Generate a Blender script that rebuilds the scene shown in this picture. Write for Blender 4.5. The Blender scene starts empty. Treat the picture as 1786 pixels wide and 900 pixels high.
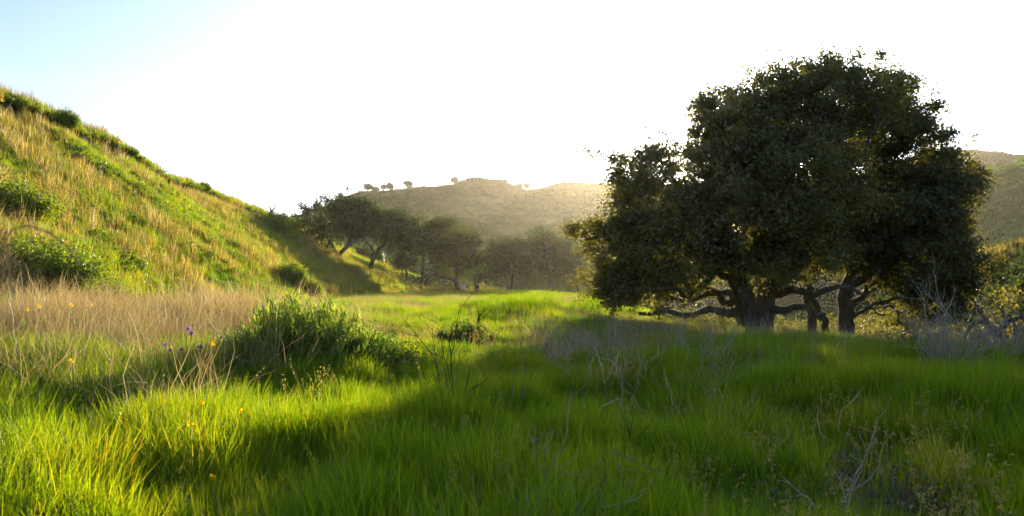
import bpy, math, random
import numpy as np
from mathutils import Vector

SC = bpy.context.scene
COL = SC.collection
PI = math.pi
FPX, CX, HY, EYE = 1402.0, 893.0, 485.0, 1.6      # focal length in photo pixels, picture centre, horizon row, eye height

# ------------------------------------------------------------------ camera
cam_d = bpy.data.cameras.new('camera'); cam = bpy.data.objects.new('camera', cam_d); COL.objects.link(cam)
cam.location = (0, 0, EYE); cam.rotation_euler = (math.radians(90), 0, 0)
cam_d.sensor_width = 36; cam_d.lens = 36 * FPX / 1786; cam_d.shift_y = (HY - 450) / 1786
cam_d.clip_start = 0.05; cam_d.clip_end = 9000
cam_d.dof.use_dof = True; cam_d.dof.focus_distance = 26; cam_d.dof.aperture_fstop = 4.0
SC.camera = cam

# ------------------------------------------------------------------ sky, sun, exposure
SUN_AZ = math.radians(11.9)      # to the right of the view
SUN_EL = math.radians(10.0)
w = bpy.data.worlds.new('World'); SC.world = w; w.use_nodes = True
nt = w.node_tree; nt.nodes.clear()
def N(t, typ, **k):
    n = t.nodes.new(typ)
    for a, b in k.items(): setattr(n, a, b)
    return n
sky = N(nt, 'ShaderNodeTexSky'); sky.sky_type = 'NISHITA'; sky.sun_disc = False
sky.sun_elevation = SUN_EL; sky.sun_rotation = SUN_AZ; sky.air_density = 0.68; sky.dust_density = 1.2; sky.ozone_density = 5.0
bg = N(nt, 'ShaderNodeBackground'); bg.inputs['Strength'].default_value = 0.13
out = N(nt, 'ShaderNodeOutputWorld')
tc = N(nt, 'ShaderNodeTexCoord'); sep = N(nt, 'ShaderNodeSeparateXYZ'); nt.links.new(tc.outputs['Generated'], sep.inputs[0])
def M(t, op, a, b=None, c=None, clamp=False):
    n = N(t, 'ShaderNodeMath'); n.operation = op; n.use_clamp = clamp
    for i, v in enumerate((a, b, c)):
        if v is None: continue
        if isinstance(v, (int, float)): n.inputs[i].default_value = v
        else: t.links.new(v, n.inputs[i])
    return n.outputs[0]
zc = M(nt, 'MAXIMUM', sep.outputs[2], 0.03)
ux = M(nt, 'DIVIDE', sep.outputs[0], zc); uy = M(nt, 'DIVIDE', sep.outputs[1], zc)
comb = N(nt, 'ShaderNodeCombineXYZ'); nt.links.new(ux, comb.inputs[0]); nt.links.new(uy, comb.inputs[1])
mp = N(nt, 'ShaderNodeMapping'); mp.inputs['Rotation'].default_value = (0, 0, math.radians(28)); mp.inputs['Scale'].default_value = (0.16, 0.6, 1)
nt.links.new(comb.outputs[0], mp.inputs[0])
nz = N(nt, 'ShaderNodeTexNoise'); nz.inputs['Scale'].default_value = 1.0; nz.inputs['Detail'].default_value = 7; nz.inputs['Roughness'].default_value = 0.55; nz.inputs['Distortion'].default_value = 0.6
nt.links.new(mp.outputs[0], nz.inputs[0])
cl = N(nt, 'ShaderNodeMapRange'); cl.inputs[1].default_value = 0.42; cl.inputs[2].default_value = 0.70; cl.inputs[3].default_value = 0.45; cl.inputs[4].default_value = 0.85
nt.links.new(nz.outputs[0], cl.inputs[0])
# thin contrail: a narrow band round a great circle, upper right
def pdir(px, py): return Vector(((px - CX) / FPX, 1, (HY - py) / FPX)).normalized()
pn = pdir(1635, 206).cross(pdir(1786, 236)).normalized()
dp = N(nt, 'ShaderNodeVectorMath'); dp.operation = 'DOT_PRODUCT'; dp.inputs[1].default_value = pn
nrm = N(nt, 'ShaderNodeVectorMath'); nrm.operation = 'NORMALIZE'; nt.links.new(tc.outputs['Generated'], nrm.inputs[0]); nt.links.new(nrm.outputs[0], dp.inputs[0])
band = N(nt, 'ShaderNodeMapRange'); nt.links.new(M(nt, 'ABSOLUTE', dp.outputs['Value']), band.inputs[0])
band.inputs[1].default_value = 0.0; band.inputs[2].default_value = 0.0016; band.inputs[3].default_value = 0.5; band.inputs[4].default_value = 0.0
side = M(nt, 'GREATER_THAN', sep.outputs[0], 0.44)
trail = M(nt, 'MULTIPLY', band.outputs[0], side)
cov = M(nt, 'MAXIMUM', cl.outputs[0], trail)
# thin cloud: the sky's own light, scattered white
mixc = N(nt, 'ShaderNodeMix'); mixc.data_type = 'RGBA'
nt.links.new(cov, mixc.inputs[0]); nt.links.new(sky.outputs[0], mixc.inputs[6])
bw = N(nt, 'ShaderNodeRGBToBW'); nt.links.new(sky.outputs[0], bw.inputs[0])
lum = M(nt, 'MULTIPLY_ADD', bw.outputs[0], 0.92, 0.0)
cw = N(nt, 'ShaderNodeCombineColor')
nt.links.new(lum, cw.inputs[0]); nt.links.new(M(nt, 'MULTIPLY', lum, 1.0), cw.inputs[1]); nt.links.new(M(nt, 'MULTIPLY', lum, 1.02), cw.inputs[2])
nt.links.new(cw.outputs[0], mixc.inputs[7])
nt.links.new(mixc.outputs[2], bg.inputs[0]); nt.links.new(bg.outputs[0], out.inputs[0])

sl = bpy.data.lights.new('sun', 'SUN'); sl.energy = 4.0; sl.angle = math.radians(0.6); sl.color = (1.0, 0.84, 0.58)
sun = bpy.data.objects.new('sun', sl); COL.objects.link(sun)
SUND = Vector((math.sin(SUN_AZ) * math.cos(SUN_EL), math.cos(SUN_AZ) * math.cos(SUN_EL), math.sin(SUN_EL)))
sun.rotation_euler = SUND.to_track_quat('Z', 'Y').to_euler(); sun.location = (40, 180, 60)

SC.view_settings.view_transform = 'Standard'; SC.view_settings.look = 'None'
SC.view_settings.gamma = 1.0; SC.view_settings.use_curve_mapping = False
SC.view_settings.exposure = 1.8
cy = SC.cycles if hasattr(SC, 'cycles') else None
SC.render.engine = 'CYCLES'; cy = SC.cycles
cy.max_bounces = 5; cy.diffuse_bounces = 2; cy.transmission_bounces = 4; cy.glossy_bounces = 1; cy.volume_bounces = 0; cy.transparent_max_bounces = 4
cy.use_denoising = True; cy.use_adaptive_sampling = True; cy.adaptive_threshold = 0.02; cy.sample_clamp_indirect = 4; cy.caustics_reflective = False; cy.caustics_refractive = False

# ------------------------------------------------------------------ numeric helpers
def hash2(ix, iy, seed):
    h = (ix.astype(np.int64) * 374761393 + iy.astype(np.int64) * 668265263 + seed * 974634777) & 0xFFFFFFFF
    h = ((h ^ (h >> 13)) * 1274126177) & 0xFFFFFFFF
    return ((h ^ (h >> 16)) & 0xFFFF) / 65535.0
def vnoise(x, y, seed=0):
    ix = np.floor(x); iy = np.floor(y); fx = x - ix; fy = y - iy
    fx = fx * fx * (3 - 2 * fx); fy = fy * fy * (3 - 2 * fy)
    a = hash2(ix, iy, seed); b = hash2(ix + 1, iy, seed); c = hash2(ix, iy + 1, seed); d = hash2(ix + 1, iy + 1, seed)
    return (a + (b - a) * fx) * (1 - fy) + (c + (d - c) * fx) * fy
def fbm(x, y, scale, octs=4, seed=0):
    t = 0; a = 0.5; s = 0
    for i in range(octs):
        t = t + a * vnoise(x / scale + 17.3 * i, y / scale - 9.1 * i, seed + i * 13); s += a; a *= 0.5; scale = scale / 2.03
    return t / s
def sstep(a, b, x):
    t = np.clip((x - a) / (b - a), 0, 1); return t * t * (3 - 2 * t)
def ip(x, xs, ys): return np.interp(x, xs, ys)

# ------------------------------------------------------------------ terrain
EY = [0, 8, 12, 16.6, 20, 24, 27.5, 32, 38, 50, 62, 76, 90, 110, 140, 400]
EX = [16, 13.6, 12.2, 10.9, 9.8, 8.0, 6.2, 5.0, 4.6, 5.6, 7.0, 6.0, -2, -6, -6, -6]
def edge_x(y): return ip(y, EY, EX)
def lefthill(x, y):
    H = ip(y, [-60, 0, 20, 40, 48, 60, 75, 90, 110, 140, 200, 320], [11, 10.6, 10.7, 10.7, 10.0, 9.2, 8.3, 8.4, 6.6, 5.0, 3, 0])
    xf = ip(y, [-30, 0, 15, 25, 60, 90, 130], [9, 9, 9.5, 10.8, 11.6, 11.5, 10])
    W = ip(y, [0, 60, 120], [14.5, 14.5, 17])
    t = (-x - xf) / W
    p = np.where(t < 0, 0, t)
    s = np.clip(p, 0, 1)
    s = s - 0.0 ; s = np.where(s < 0.12, s * s / 0.24, s - 0.06)           # soft toe
    top = 1 - 0.06
    s = np.where(t > 0.86, top - 0.07 + 0.07 * (1 - np.exp(-(t - 0.86) / 0.12)) - 0.0 , s)
    s = s + np.clip(t - 1.0, 0, 6) * 0.02
    n = fbm(x, y, 7, 4, 3) - 0.5
    return H * s / top + n * 1.3 * sstep(0.02, 0.3, t)
def mounds(x, y):
    m = 0.34 * np.exp(-(((x - 0.9) / 1.7) ** 2 + ((y - 30.5) / 3.0) ** 2))
    m = m + 0.25 * np.exp(-(((x - 4) / 9) ** 2 + ((y - 66) / 9) ** 2))
    m = m + 0.35 * np.exp(-(((x + 7.5) / 3.5) ** 2 + ((y - 17) / 6.0) ** 2))
    return m
def terrain(x, y):
    x = np.asarray(x, float); y = np.asarray(y, float)
    r = np.hypot(x, y)
    z = (fbm(x, y, 6, 4, 1) - 0.5) * 0.22 * sstep(0.5, 8, r) + (fbm(x, y, 40, 3, 5) - 0.5) * 0.5 * sstep(20, 60, r)
    z = z - 0.30 * sstep(12, 34, y) * sstep(0, 8, x) + mounds(x, y)
    z = z + lefthill(x, y)
    z = z - 0.6 * sstep(69, 84, y) * sstep(-19, -12, x) * (1 - sstep(150, 260, y))
    d = x - edge_x(y)
    gul = sstep(0.0, 8.5, d)
    # creek bed, then the far bank rising to the right
    z = z - 0.34 * sstep(12, 21, y) * sstep(3, 11, x) + 0.08 * np.exp(-((d + 0.9) / 1.0) ** 2) * sstep(15, 19, y) * (1 - sstep(27, 31, y))
    z = z - 2.3 * gul * sstep(-30, 5, y)
    bank = np.clip(d - 15, 0, 400)
    bh = ip(bank, [0, 6, 24, 34, 60, 400], [0, 0.7, 7.6, 8.4, 7.6, 6]) * ip(y, [-50, 10, 60, 100, 160, 240], [0.9, 0.9, 1.0, 0.9, 0.45, 0.15])
    z = z + bh + (fbm(x, y, 9, 4, 9) - 0.5) * 2.2 * sstep(6, 30, bank)
    # second hill to the right
    y2 = np.exp(-((y - 235) / 70.0) ** 2)
    x2 = ip(x, [40, 70, 100, 128, 150, 200, 320, 600], [0, 7, 18, 25.5, 32, 44, 50, 30])
    z = z + y2 * (x2 + (fbm(x, y, 38, 5, 21) - 0.5) * 14 * sstep(50, 110, x))
    # centre hill with the houses
    cxs = [-420, -260, -170, -115, -100, -80, -55, -28, -10, 10, 22, 36, 52, 75, 130, 220, 400]
    chs = [ 8,  16,   26,  38.5, 43.5, 49.2, 53.0, 54.0, 54.1, 54.6, 56.4, 57.4, 56.4, 54, 46, 40, 20]
    hc = ip(x * 450 / np.maximum(y, 150) , cxs, chs)
    prof = ip(y, [150, 200, 250, 300, 350, 400, 436, 450, 480, 560, 760, 1000], [0, .03, .12, .33, .57, .82, .975, 1.0, .99, .8, .4, .1])
    rid = 1 - np.abs(2 * fbm(x + y * .35, y * .5, 75, 4, 31) - 1)
    z = z + hc * prof * 0.985 + (rid - 0.75) * 30 * prof * (1 - sstep(.80, .985, prof))
    # highest ridge far right
    fx_ = [60, 150, 240, 270, 300, 335, 365, 420, 520, 700]
    fh_ = [0, 30, 72, 82, 85.2, 86.0, 84, 88, 84, 40]
    fp = np.exp(-((y - 530) / 110.0) ** 2)
    r2 = 1 - np.abs(2 * fbm(x - y * .5, y * .6, 60, 4, 47) - 1)
    z = z + np.maximum(ip(x * 530 / np.maximum(y, 200), fx_, fh_) * fp - hc * prof * 0.985 * sstep(60, 140, x), 0) + (r2 - 0.7) * 14 * fp * sstep(120, 220, x) * (1 - sstep(505, 530, y) )
    return z
def TZ(x, y): return float(terrain(np.array([x]), np.array([y]))[0])
def at(px, py, Y): return Vector(((px - CX) / FPX * Y, Y, EYE + (HY - py) / FPX * Y))
def gx(px, Y): return (px - CX) / FPX * Y

# ------------------------------------------------------------------ object helpers
def tag(o, label=None, cat=None, group=None, kind=None):
    if label: o['label'] = label
    if cat: o['category'] = cat
    if group: o['group'] = group
    if kind: o['kind'] = kind
    return o
def mesh_np(name, V, F, mat=None, smooth=False, attrs=None):
    """V (n,3), F list of (m,k) index arrays"""
    me = bpy.data.meshes.new(name)
    V = np.asarray(V, np.float32)
    Fs = [np.asarray(f, np.int32) for f in F if len(f)]
    loops = np.concatenate([f.ravel() for f in Fs]); sizes = np.concatenate([np.full(len(f), f.shape[1], np.int32) for f in Fs])
    starts = np.concatenate([[0], np.cumsum(sizes)[:-1]]).astype(np.int32)
    me.vertices.add(len(V)); me.vertices.foreach_set('co', V.ravel())
    me.loops.add(len(loops)); me.loops.foreach_set('vertex_index', loops)
    me.polygons.add(len(sizes)); me.polygons.foreach_set('loop_start', starts)
    me.update(calc_edges=True)
    if smooth: me.polygons.foreach_set('use_smooth', np.ones(len(sizes), bool))
    for k, v in (attrs or {}).items():
        a = me.attributes.new(k, 'FLOAT', 'POINT'); a.data.foreach_set('value', np.asarray(v, np.float32))
    if mat: me.materials.append(mat)
    me.validate()
    return me
def obj(name, me, parent=None, loc=None):
    o = bpy.data.objects.new(name, me); COL.objects.link(o)
    if parent: o.parent = parent
    if loc is not None: o.location = loc
    return o
def empty(name, loc, label, cat, group=None):
    o = bpy.data.objects.new(name, None); COL.objects.link(o); o.location = loc; o.empty_display_size = 0.3
    return tag(o, label, cat, group)
def dup(root, loc, rz, s, label, group=None):
    r = root.copy(); COL.objects.link(r); r.location = loc; r.rotation_euler = (0, 0, rz); r.scale = (s, s, s) if not isinstance(s, tuple) else s
    r['label'] = label
    if group: r['group'] = group
    for ch in list(root.children):
        c = ch.copy(); COL.objects.link(c); c.parent = r
    return r

# ------------------------------------------------------------------ materials
def new_mat(name):
    m = bpy.data.materials.new(name); m.use_nodes = True; m.node_tree.nodes.clear(); return m, m.node_tree
def ramp(t, fac, stops):
    r = N(t, 'ShaderNodeValToRGB'); e = r.color_ramp.elements
    while len(e) > 1: e.remove(e[-1])
    e[0].position = stops[0][0]; e[0].color = (*stops[0][1], 1)
    for p, c in stops[1:]:
        q = e.new(p); q.color = (*c, 1)
    t.links.new(fac, r.inputs[0]); return r.outputs[0]
def noise(t, scale, detail=4, vec=None, rough=0.55):
    n = N(t, 'ShaderNodeTexNoise'); n.inputs['Scale'].default_value = scale; n.inputs['Detail'].default_value = detail; n.inputs['Roughness'].default_value = rough
    if vec is None: vec = N(t, 'ShaderNodeNewGeometry').outputs['Position']
    t.links.new(vec, n.inputs[0]); return n.outputs[0]
def leaf_mat(name, stops, trans=(1.6, 1.5, 0.7), tmix=0.5, wpatch=0.35, wscale=0.5, wtint=0.45, wrand=0.3, gloss=0.04, rough=0.45, offset=0.0):
    m, t = new_mat(name)
    at_ = N(t, 'ShaderNodeAttribute'); at_.attribute_name = 'tint'
    oi = N(t, 'ShaderNodeObjectInfo')
    wn = noise(t, wscale, 3)
    wn = M(t, 'MULTIPLY', M(t, 'SUBTRACT', wn, 0.5), 2.4 * wpatch)
    f = M(t, 'MULTIPLY_ADD', M(t, 'SUBTRACT', at_.outputs['Fac'], 0.5), wtint, 0.5 + offset)
    f = M(t, 'ADD', f, wn); f = M(t, 'MULTIPLY_ADD', M(t, 'SUBTRACT', oi.outputs['Random'], 0.5), wrand, f, clamp=True)
    c = ramp(t, f, stops)
    d = N(t, 'ShaderNodeBsdfDiffuse'); t.links.new(c, d.inputs[0])
    tr = N(t, 'ShaderNodeBsdfTranslucent')
    mx = N(t, 'ShaderNodeMix'); mx.data_type = 'RGBA'; mx.blend_type = 'MULTIPLY'; mx.inputs[0].default_value = 1; mx.inputs[7].default_value = (*trans, 1)
    t.links.new(c, mx.inputs[6]); t.links.new(mx.outputs[2], tr.inputs[0])
    a = N(t, 'ShaderNodeMixShader'); a.inputs[0].default_value = tmix; t.links.new(d.outputs[0], a.inputs[1]); t.links.new(tr.outputs[0], a.inputs[2])
    g = N(t, 'ShaderNodeBsdfGlossy'); g.inputs['Roughness'].default_value = rough; g.inputs['Color'].default_value = (1, 1, 1, 1)
    b = N(t, 'ShaderNodeMixShader'); b.inputs[0].default_value = gloss; t.links.new(a.outputs[0], b.inputs[1]); t.links.new(g.outputs[0], b.inputs[2])
    o = N(t, 'ShaderNodeOutputMaterial'); t.links.new(b.outputs[0], o.inputs[0]); return m
def rough_mat(name, stops, scale=3, detail=6, bump=0.3, bscale=None, rough=0.9, stretch=None, spec=0.2):
    m, t = new_mat(name)
    vec = None
    if stretch:
        tcn = N(t, 'ShaderNodeTexCoord'); mpn = N(t, 'ShaderNodeMapping'); mpn.inputs['Scale'].default_value = stretch; t.links.new(tcn.outputs['Object'], mpn.inputs[0]); vec = mpn.outputs[0]
    c = ramp(t, noise(t, scale, detail, vec, 0.65), stops)
    p = N(t, 'ShaderNodeBsdfPrincipled'); t.links.new(c, p.inputs['Base Color']); p.inputs['Roughness'].default_value = rough; p.inputs['Specular IOR Level'].default_value = spec
    if bump:
        b = N(t, 'ShaderNodeBump'); b.inputs['Strength'].default_value = bump; b.inputs['Distance'].default_value = 0.05
        t.links.new(noise(t, bscale or scale * 4, 6, vec), b.inputs['Height']); t.links.new(b.outputs[0], p.inputs['Normal'])
    o = N(t, 'ShaderNodeOutputMaterial'); t.links.new(p.outputs[0], o.inputs[0]); return m
def hill_mat(name, stops, coarse, fine):
    m, t = new_mat(name)
    a = noise(t, coarse, 5, None, 0.6); b = noise(t, fine, 8, None, 0.7)
    f = M(t, 'ADD', M(t, 'MULTIPLY', M(t, 'SUBTRACT', a, 0.5), 1.3), M(t, 'MULTIPLY_ADD', M(t, 'SUBTRACT', b, 0.5), 1.5, 0.5))
    c = ramp(t, f, stops)
    p = N(t, 'ShaderNodeBsdfDiffuse'); t.links.new(c, p.inputs[0])
    bp = N(t, 'ShaderNodeBump'); bp.inputs['Strength'].default_value = 1.0; bp.inputs['Distance'].default_value = 0.5
    t.links.new(b, bp.inputs['Height']); t.links.new(bp.outputs[0], p.inputs['Normal'])
    o = N(t, 'ShaderNodeOutputMaterial'); t.links.new(p.outputs[0], o.inputs[0]); return m
def plain(name, col, rough=0.7):
    return rough_mat(name, [(0.3, tuple(v * 0.85 for v in col)), (0.7, col)], 8, 3, 0.1, rough=rough)

M_GRASS = leaf_mat('grass_green', [(0.0, (0.045, 0.15, 0.006)), (0.35, (0.11, 0.265, 0.008)), (0.7, (0.21, 0.35, 0.012)), (1.0, (0.42, 0.38, 0.06))], (1.9, 1.36, 0.3), 0.55, wpatch=0.45, gloss=0.02)
M_GRASSDRY = leaf_mat('grass_straw', [(0.0, (0.12, 0.10, 0.035)), (0.4, (0.33, 0.26, 0.115)), (1.0, (0.66, 0.57, 0.34))], (1.3, 1.15, 0.8), 0.4)
M_SEED = leaf_mat('seed_grass', [(0.0, (0.16, 0.20, 0.04)), (0.5, (0.32, 0.28, 0.10)), (1.0, (0.52, 0.42, 0.2))], (1.5, 1.3, 0.6), 0.5)
M_GOLD = leaf_mat('hill_gold_grass', [(0.0, (0.09, 0.12, 0.02)), (0.35, (0.22, 0.20, 0.04)), (0.7, (0.40, 0.30, 0.09)), (1.0, (0.62, 0.50, 0.24))], (1.5, 1.35, 0.6), 0.5, wtint=0.8, wscale=0.8)
M_HILLGREEN = leaf_mat('hill_green_weeds', [(0.0, (0.06, 0.12, 0.008)), (0.5, (0.13, 0.21, 0.014)), (1.0, (0.26, 0.28, 0.03))], (1.7, 1.5, 0.4), 0.5, wscale=0.9)
M_GREY = leaf_mat('bleached_stalk', [(0.0, (0.12, 0.10, 0.05)), (0.5, (0.30, 0.25, 0.14)), (1.0, (0.70, 0.58, 0.36))], (1.1, 1.0, 0.9), 0.15, wtint=0.9, wrand=0.4)
M_OAK = leaf_mat('oak_leaf', [(0.0, (0.045, 0.054, 0.014)), (0.5, (0.115, 0.122, 0.034)), (1.0, (0.22, 0.21, 0.075))], (2.1, 1.8, 0.5), 0.42, wscale=0.7, gloss=0.035, rough=0.4)
M_OAKFAR = leaf_mat('oak_leaf_light', [(0.0, (0.016, 0.036, 0.006)), (0.5, (0.036, 0.068, 0.010)), (1.0, (0.10, 0.135, 0.022))], (2.2, 1.8, 0.4), 0.36, wscale=0.4, wtint=0.7)
M_BUSH = leaf_mat('bush_leaf', [(0.0, (0.03, 0.075, 0.010)), (0.5, (0.07, 0.145, 0.015)), (1.0, (0.15, 0.22, 0.03))], (1.9, 1.7, 0.4), 0.5, wscale=1.5)
M_BROOM = leaf_mat('broom_leaf', [(0.0, (0.12, 0.19, 0.035)), (0.5, (0.23, 0.32, 0.06)), (1.0, (0.42, 0.46, 0.12))], (1.7, 1.6, 0.6), 0.55, wscale=3)
M_CREEK = leaf_mat('creek_bush_leaf', [(0.0, (0.04, 0.055, 0.006)), (0.5, (0.085, 0.10, 0.010)), (1.0, (0.16, 0.155, 0.02))], (1.8, 1.5, 0.25), 0.45, wscale=1.5)
M_GSTEM = rough_mat('green_stem', [(0.3, (0.09, 0.14, 0.03)), (0.7, (0.18, 0.22, 0.06))], 12, 5, 0.1)
M_BARK = rough_mat('oak_bark', [(0.3, (0.035, 0.028, 0.020)), (0.7, (0.15, 0.12, 0.09))], 5, 8, 1.0, 14, stretch=(1, 1, 0.3))
M_TWIG = rough_mat('dead_wood', [(0.3, (0.10, 0.085, 0.07)), (0.7, (0.26, 0.23, 0.19))], 12, 5, 0.3)
M_BLEACH = rough_mat('bleached_wood', [(0.3, (0.30, 0.25, 0.17)), (0.7, (0.66, 0.57, 0.42))], 12, 5, 0.3)
M_DARKTWIG = rough_mat('dark_dead_wood', [(0.3, (0.04, 0.03, 0.022)), (0.7, (0.10, 0.08, 0.06))], 12, 5, 0.3)
M_SOIL = rough_mat('meadow_soil', [(0.25, (0.045, 0.055, 0.016)), (0.5, (0.075, 0.075, 0.028)), (0.8, (0.13, 0.10, 0.055))], 0.9, 8, 0.6, 9)
M_HILLSOIL = rough_mat('hillside_soil', [(0.3, (0.03, 0.05, 0.010)), (0.5, (0.06, 0.07, 0.015)), (0.75, (0.13, 0.10, 0.035))], 0.45, 8, 0.8, 5)
M_BANK = hill_mat('bank_soil', [(0.25, (0.025, 0.045, 0.010)), (0.5, (0.08, 0.085, 0.025)), (0.65, (0.16, 0.12, 0.055)), (0.85, (0.28, 0.20, 0.10))], 0.12, 0.9)
M_FARHILL = hill_mat('far_scrub', [(0.2, (0.020, 0.036, 0.008)), (0.5, (0.055, 0.078, 0.017)), (0.85, (0.14, 0.135, 0.045))], 0.03, 0.12)
M_RIDGE = hill_mat('ridge_scrub', [(0.25, (0.020, 0.042, 0.009)), (0.5, (0.055, 0.095, 0.016)), (0.85, (0.14, 0.15, 0.04))], 0.03, 0.16)

# ------------------------------------------------------------------ ground: one polar sheet, cut along the foot of each hill
az = np.concatenate([np.arange(-180, -46, 3.0), np.arange(-46, 46.001, 0.22), np.arange(49, 180, 3.0)])
az = np.radians(az)
rr = np.concatenate([[0.0], np.geomspace(0.6, 60, 190), np.geomspace(61, 620, 260)[0:], np.geomspace(640, 2400, 26)])
A, R = np.meshgrid(az, rr)
GX = R * np.sin(A); GY = R * np.cos(A); GZ = terrain(GX, GY)
nr, na = A.shape
V = np.stack([GX, GY, GZ], -1).reshape(-1, 3)
i, j = np.meshgrid(np.arange(nr - 1), np.arange(na), indexing='ij')
j2 = (j + 1) % na
F = np.stack([i * na + j, i * na + j2, (i + 1) * na + j2, (i + 1) * na + j], -1).reshape(-1, 4)[:, ::-1]
FC = V[F].mean(1); fx, fy = FC[:, 0], FC[:, 1]
d_e = fx - edge_x(fy)
reg = np.zeros(len(F), int)
reg[(lefthill(fx, fy) > 0.15) & (fy < 330)] = 1
reg[(d_e > 14) & (fy < 165) & (fx > 12) & (fy > -80)] = 2
reg[(fy >= 165) & (fx > 48)] = 3
reg[(fy >= 165) & (fx <= 48 + (fy - 165) * 0.33)] = 4
reg[(fy >= 400) & (fx > 126) ] = 5
for k, (nm, mt) in enumerate([('ground', M_SOIL), ('left_hillside', M_HILLSOIL), ('creek_bank', M_BANK), ('right_hill', M_RIDGE), ('far_hill', M_FARHILL), ('far_ridge', M_RIDGE)]):
    f = F[reg == k]
    if not len(f): continue
    used, inv = np.unique(f, return_inverse=True)
    o = obj(nm, mesh_np(nm, V[used], [inv.reshape(-1, 4)], mt, True)); tag(o, kind='structure')

# ------------------------------------------------------------------ grass tufts and scattering
rng = np.random.default_rng(7)
def strip_blades(n, rad, hmin, hmax, wid, lean, curl, rs, segs=3, tip=True, center=0.0, bias=(0, 0), kink=0.0):
    """n bent tapering strips; returns V, F(list), tint"""
    rg = np.random.default_rng(rs)
    a = rg.uniform(0, 2 * PI, n); r = rad * np.sqrt(rg.uniform(0, 1, n))
    bx, by = r * np.cos(a), r * np.sin(a)
    h = rg.uniform(hmin, hmax, n) * (1 - 0.35 * (r / max(rad, 1e-6)) ** 2)
    la = rg.uniform(0, 2 * PI, n); lm = np.abs(rg.normal(0, lean, n))
    dx = np.cos(la) * lm + bias[0]; dy = np.sin(la) * lm + bias[1]
    cu = rg.normal(0, curl, n) + curl * 0.7
    fa = rg.uniform(0, PI, n); wx, wy = np.cos(fa), np.sin(fa)
    w_ = wid * rg.uniform(0.6, 1.3, n)
    tint = rg.uniform(0, 1, n)
    Vs = []; T = []
    K = rg.normal(0, kink, (segs + 1, n, 2)).cumsum(0)
    for s in range(segs + 1):
        t = s / segs
        x = bx + dx * h * t + np.cos(la) * cu * h * t * t + K[s, :, 0] * h * (s > 0)
        y = by + dy * h * t + np.sin(la) * cu * h * t * t + K[s, :, 1] * h * (s > 0)
        z = h * (t - 0.35 * np.minimum((lm + cu) ** 2, 1.6) * t * t)
        ww = w_ * (1 - t) ** 0.6 * 0.5 if tip else w_ * (1 - 0.5 * t) * 0.5
        if s == segs and tip:
            Vs.append(np.stack([x, y, z], -1)[:, None]); T.append(tint[:, None])
        else:
            p = np.stack([x, y, z], -1); q = np.stack([wx * ww, wy * ww, 0 * ww], -1)
            Vs.append(np.stack([p - q, p + q], 1)); T.append(np.stack([tint, tint], 1))
    nv = sum(v.shape[1] for v in Vs)
    V = np.concatenate(Vs, 1).reshape(-1, 3); T = np.concatenate(T, 1).reshape(-1)
    b = (np.arange(n) * nv)[:, None]; F4 = []; F3 = []
    for s in range(segs):
        if s == segs - 1 and tip: F3.append(b + np.array([[2 * s, 2 * s + 1, 2 * s + 2]]))
        else: F4.append(b + np.array([[2 * s, 2 * s + 1, 2 * s + 3, 2 * s + 2]]))
    return V, F4 + F3, T
def merge(parts):
    Vs, Fs, Ts = [], {}, []; off = 0
    for V, F, T in parts:
        Vs.append(V); Ts.append(T)
        for f in F:
            if len(f): Fs.setdefault(f.shape[1], []).append(f + off)
        off += len(V)
    return np.concatenate(Vs), [np.concatenate(v) for v in Fs.values()], np.concatenate(Ts)
def leaves(P, size, rs, aspect=0.55, up=0.3, outc=None, tint=None, nrm_bias=None, droop=0.0):
    """one diamond leaf per point"""
    rg = np.random.default_rng(rs); n = len(P)
    d = rg.normal(0, 1, (n, 3)); d[:, 2] -= droop; d /= np.linalg.norm(d, axis=1, keepdims=True)
    nn = rg.normal(0, 1, (n, 3)); nn[:, 2] += up
    if nrm_bias is not None: nn += nrm_bias
    s = np.cross(d, nn); s /= np.linalg.norm(s, axis=1, keepdims=True) + 1e-9
    L = size * rg.uniform(0.45, 1.6, n)[:, None]
    nm = np.cross(s, d)
    V = np.stack([P, P + d * L * 0.5 + s * L * aspect * 0.5 + nm * L * 0.06, P + d * L, P + d * L * 0.45 - s * L * aspect * 0.5 + nm * L * 0.06], 1).reshape(-1, 3)
    F = (np.arange(n) * 4)[:, None] + np.array([[0, 1, 2, 3]])
    T = np.repeat(rg.uniform(0, 1, n) if tint is None else np.clip(tint + rg.normal(0, 0.18, n), 0, 1), 4)
    return V, [F], T
def leafy_mound(n, rad, h, size, rs):
    rg = np.random.default_rng(rs)
    k = 6; cxy = rg.normal(0, rad * 0.45, (k, 2)); ch = rg.uniform(0.35, 1.0, k) * h; cr = rg.uniform(0.3, 0.6, k) * rad
    w_ = rg.integers(0, k, n); d = rg.normal(0, 1, (n, 3)); d /= np.linalg.norm(d, axis=1, keepdims=True); d[:, 2] = np.abs(d[:, 2])
    q = rg.uniform(0.5, 1.05, n)[:, None]
    P = np.stack([cxy[w_, 0], cxy[w_, 1], 0 * ch[w_]], -1) + d * q * np.stack([cr[w_], cr[w_], ch[w_]], -1)
    return leaves(P, size, rs + 1, 0.6, 0.6)

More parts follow.
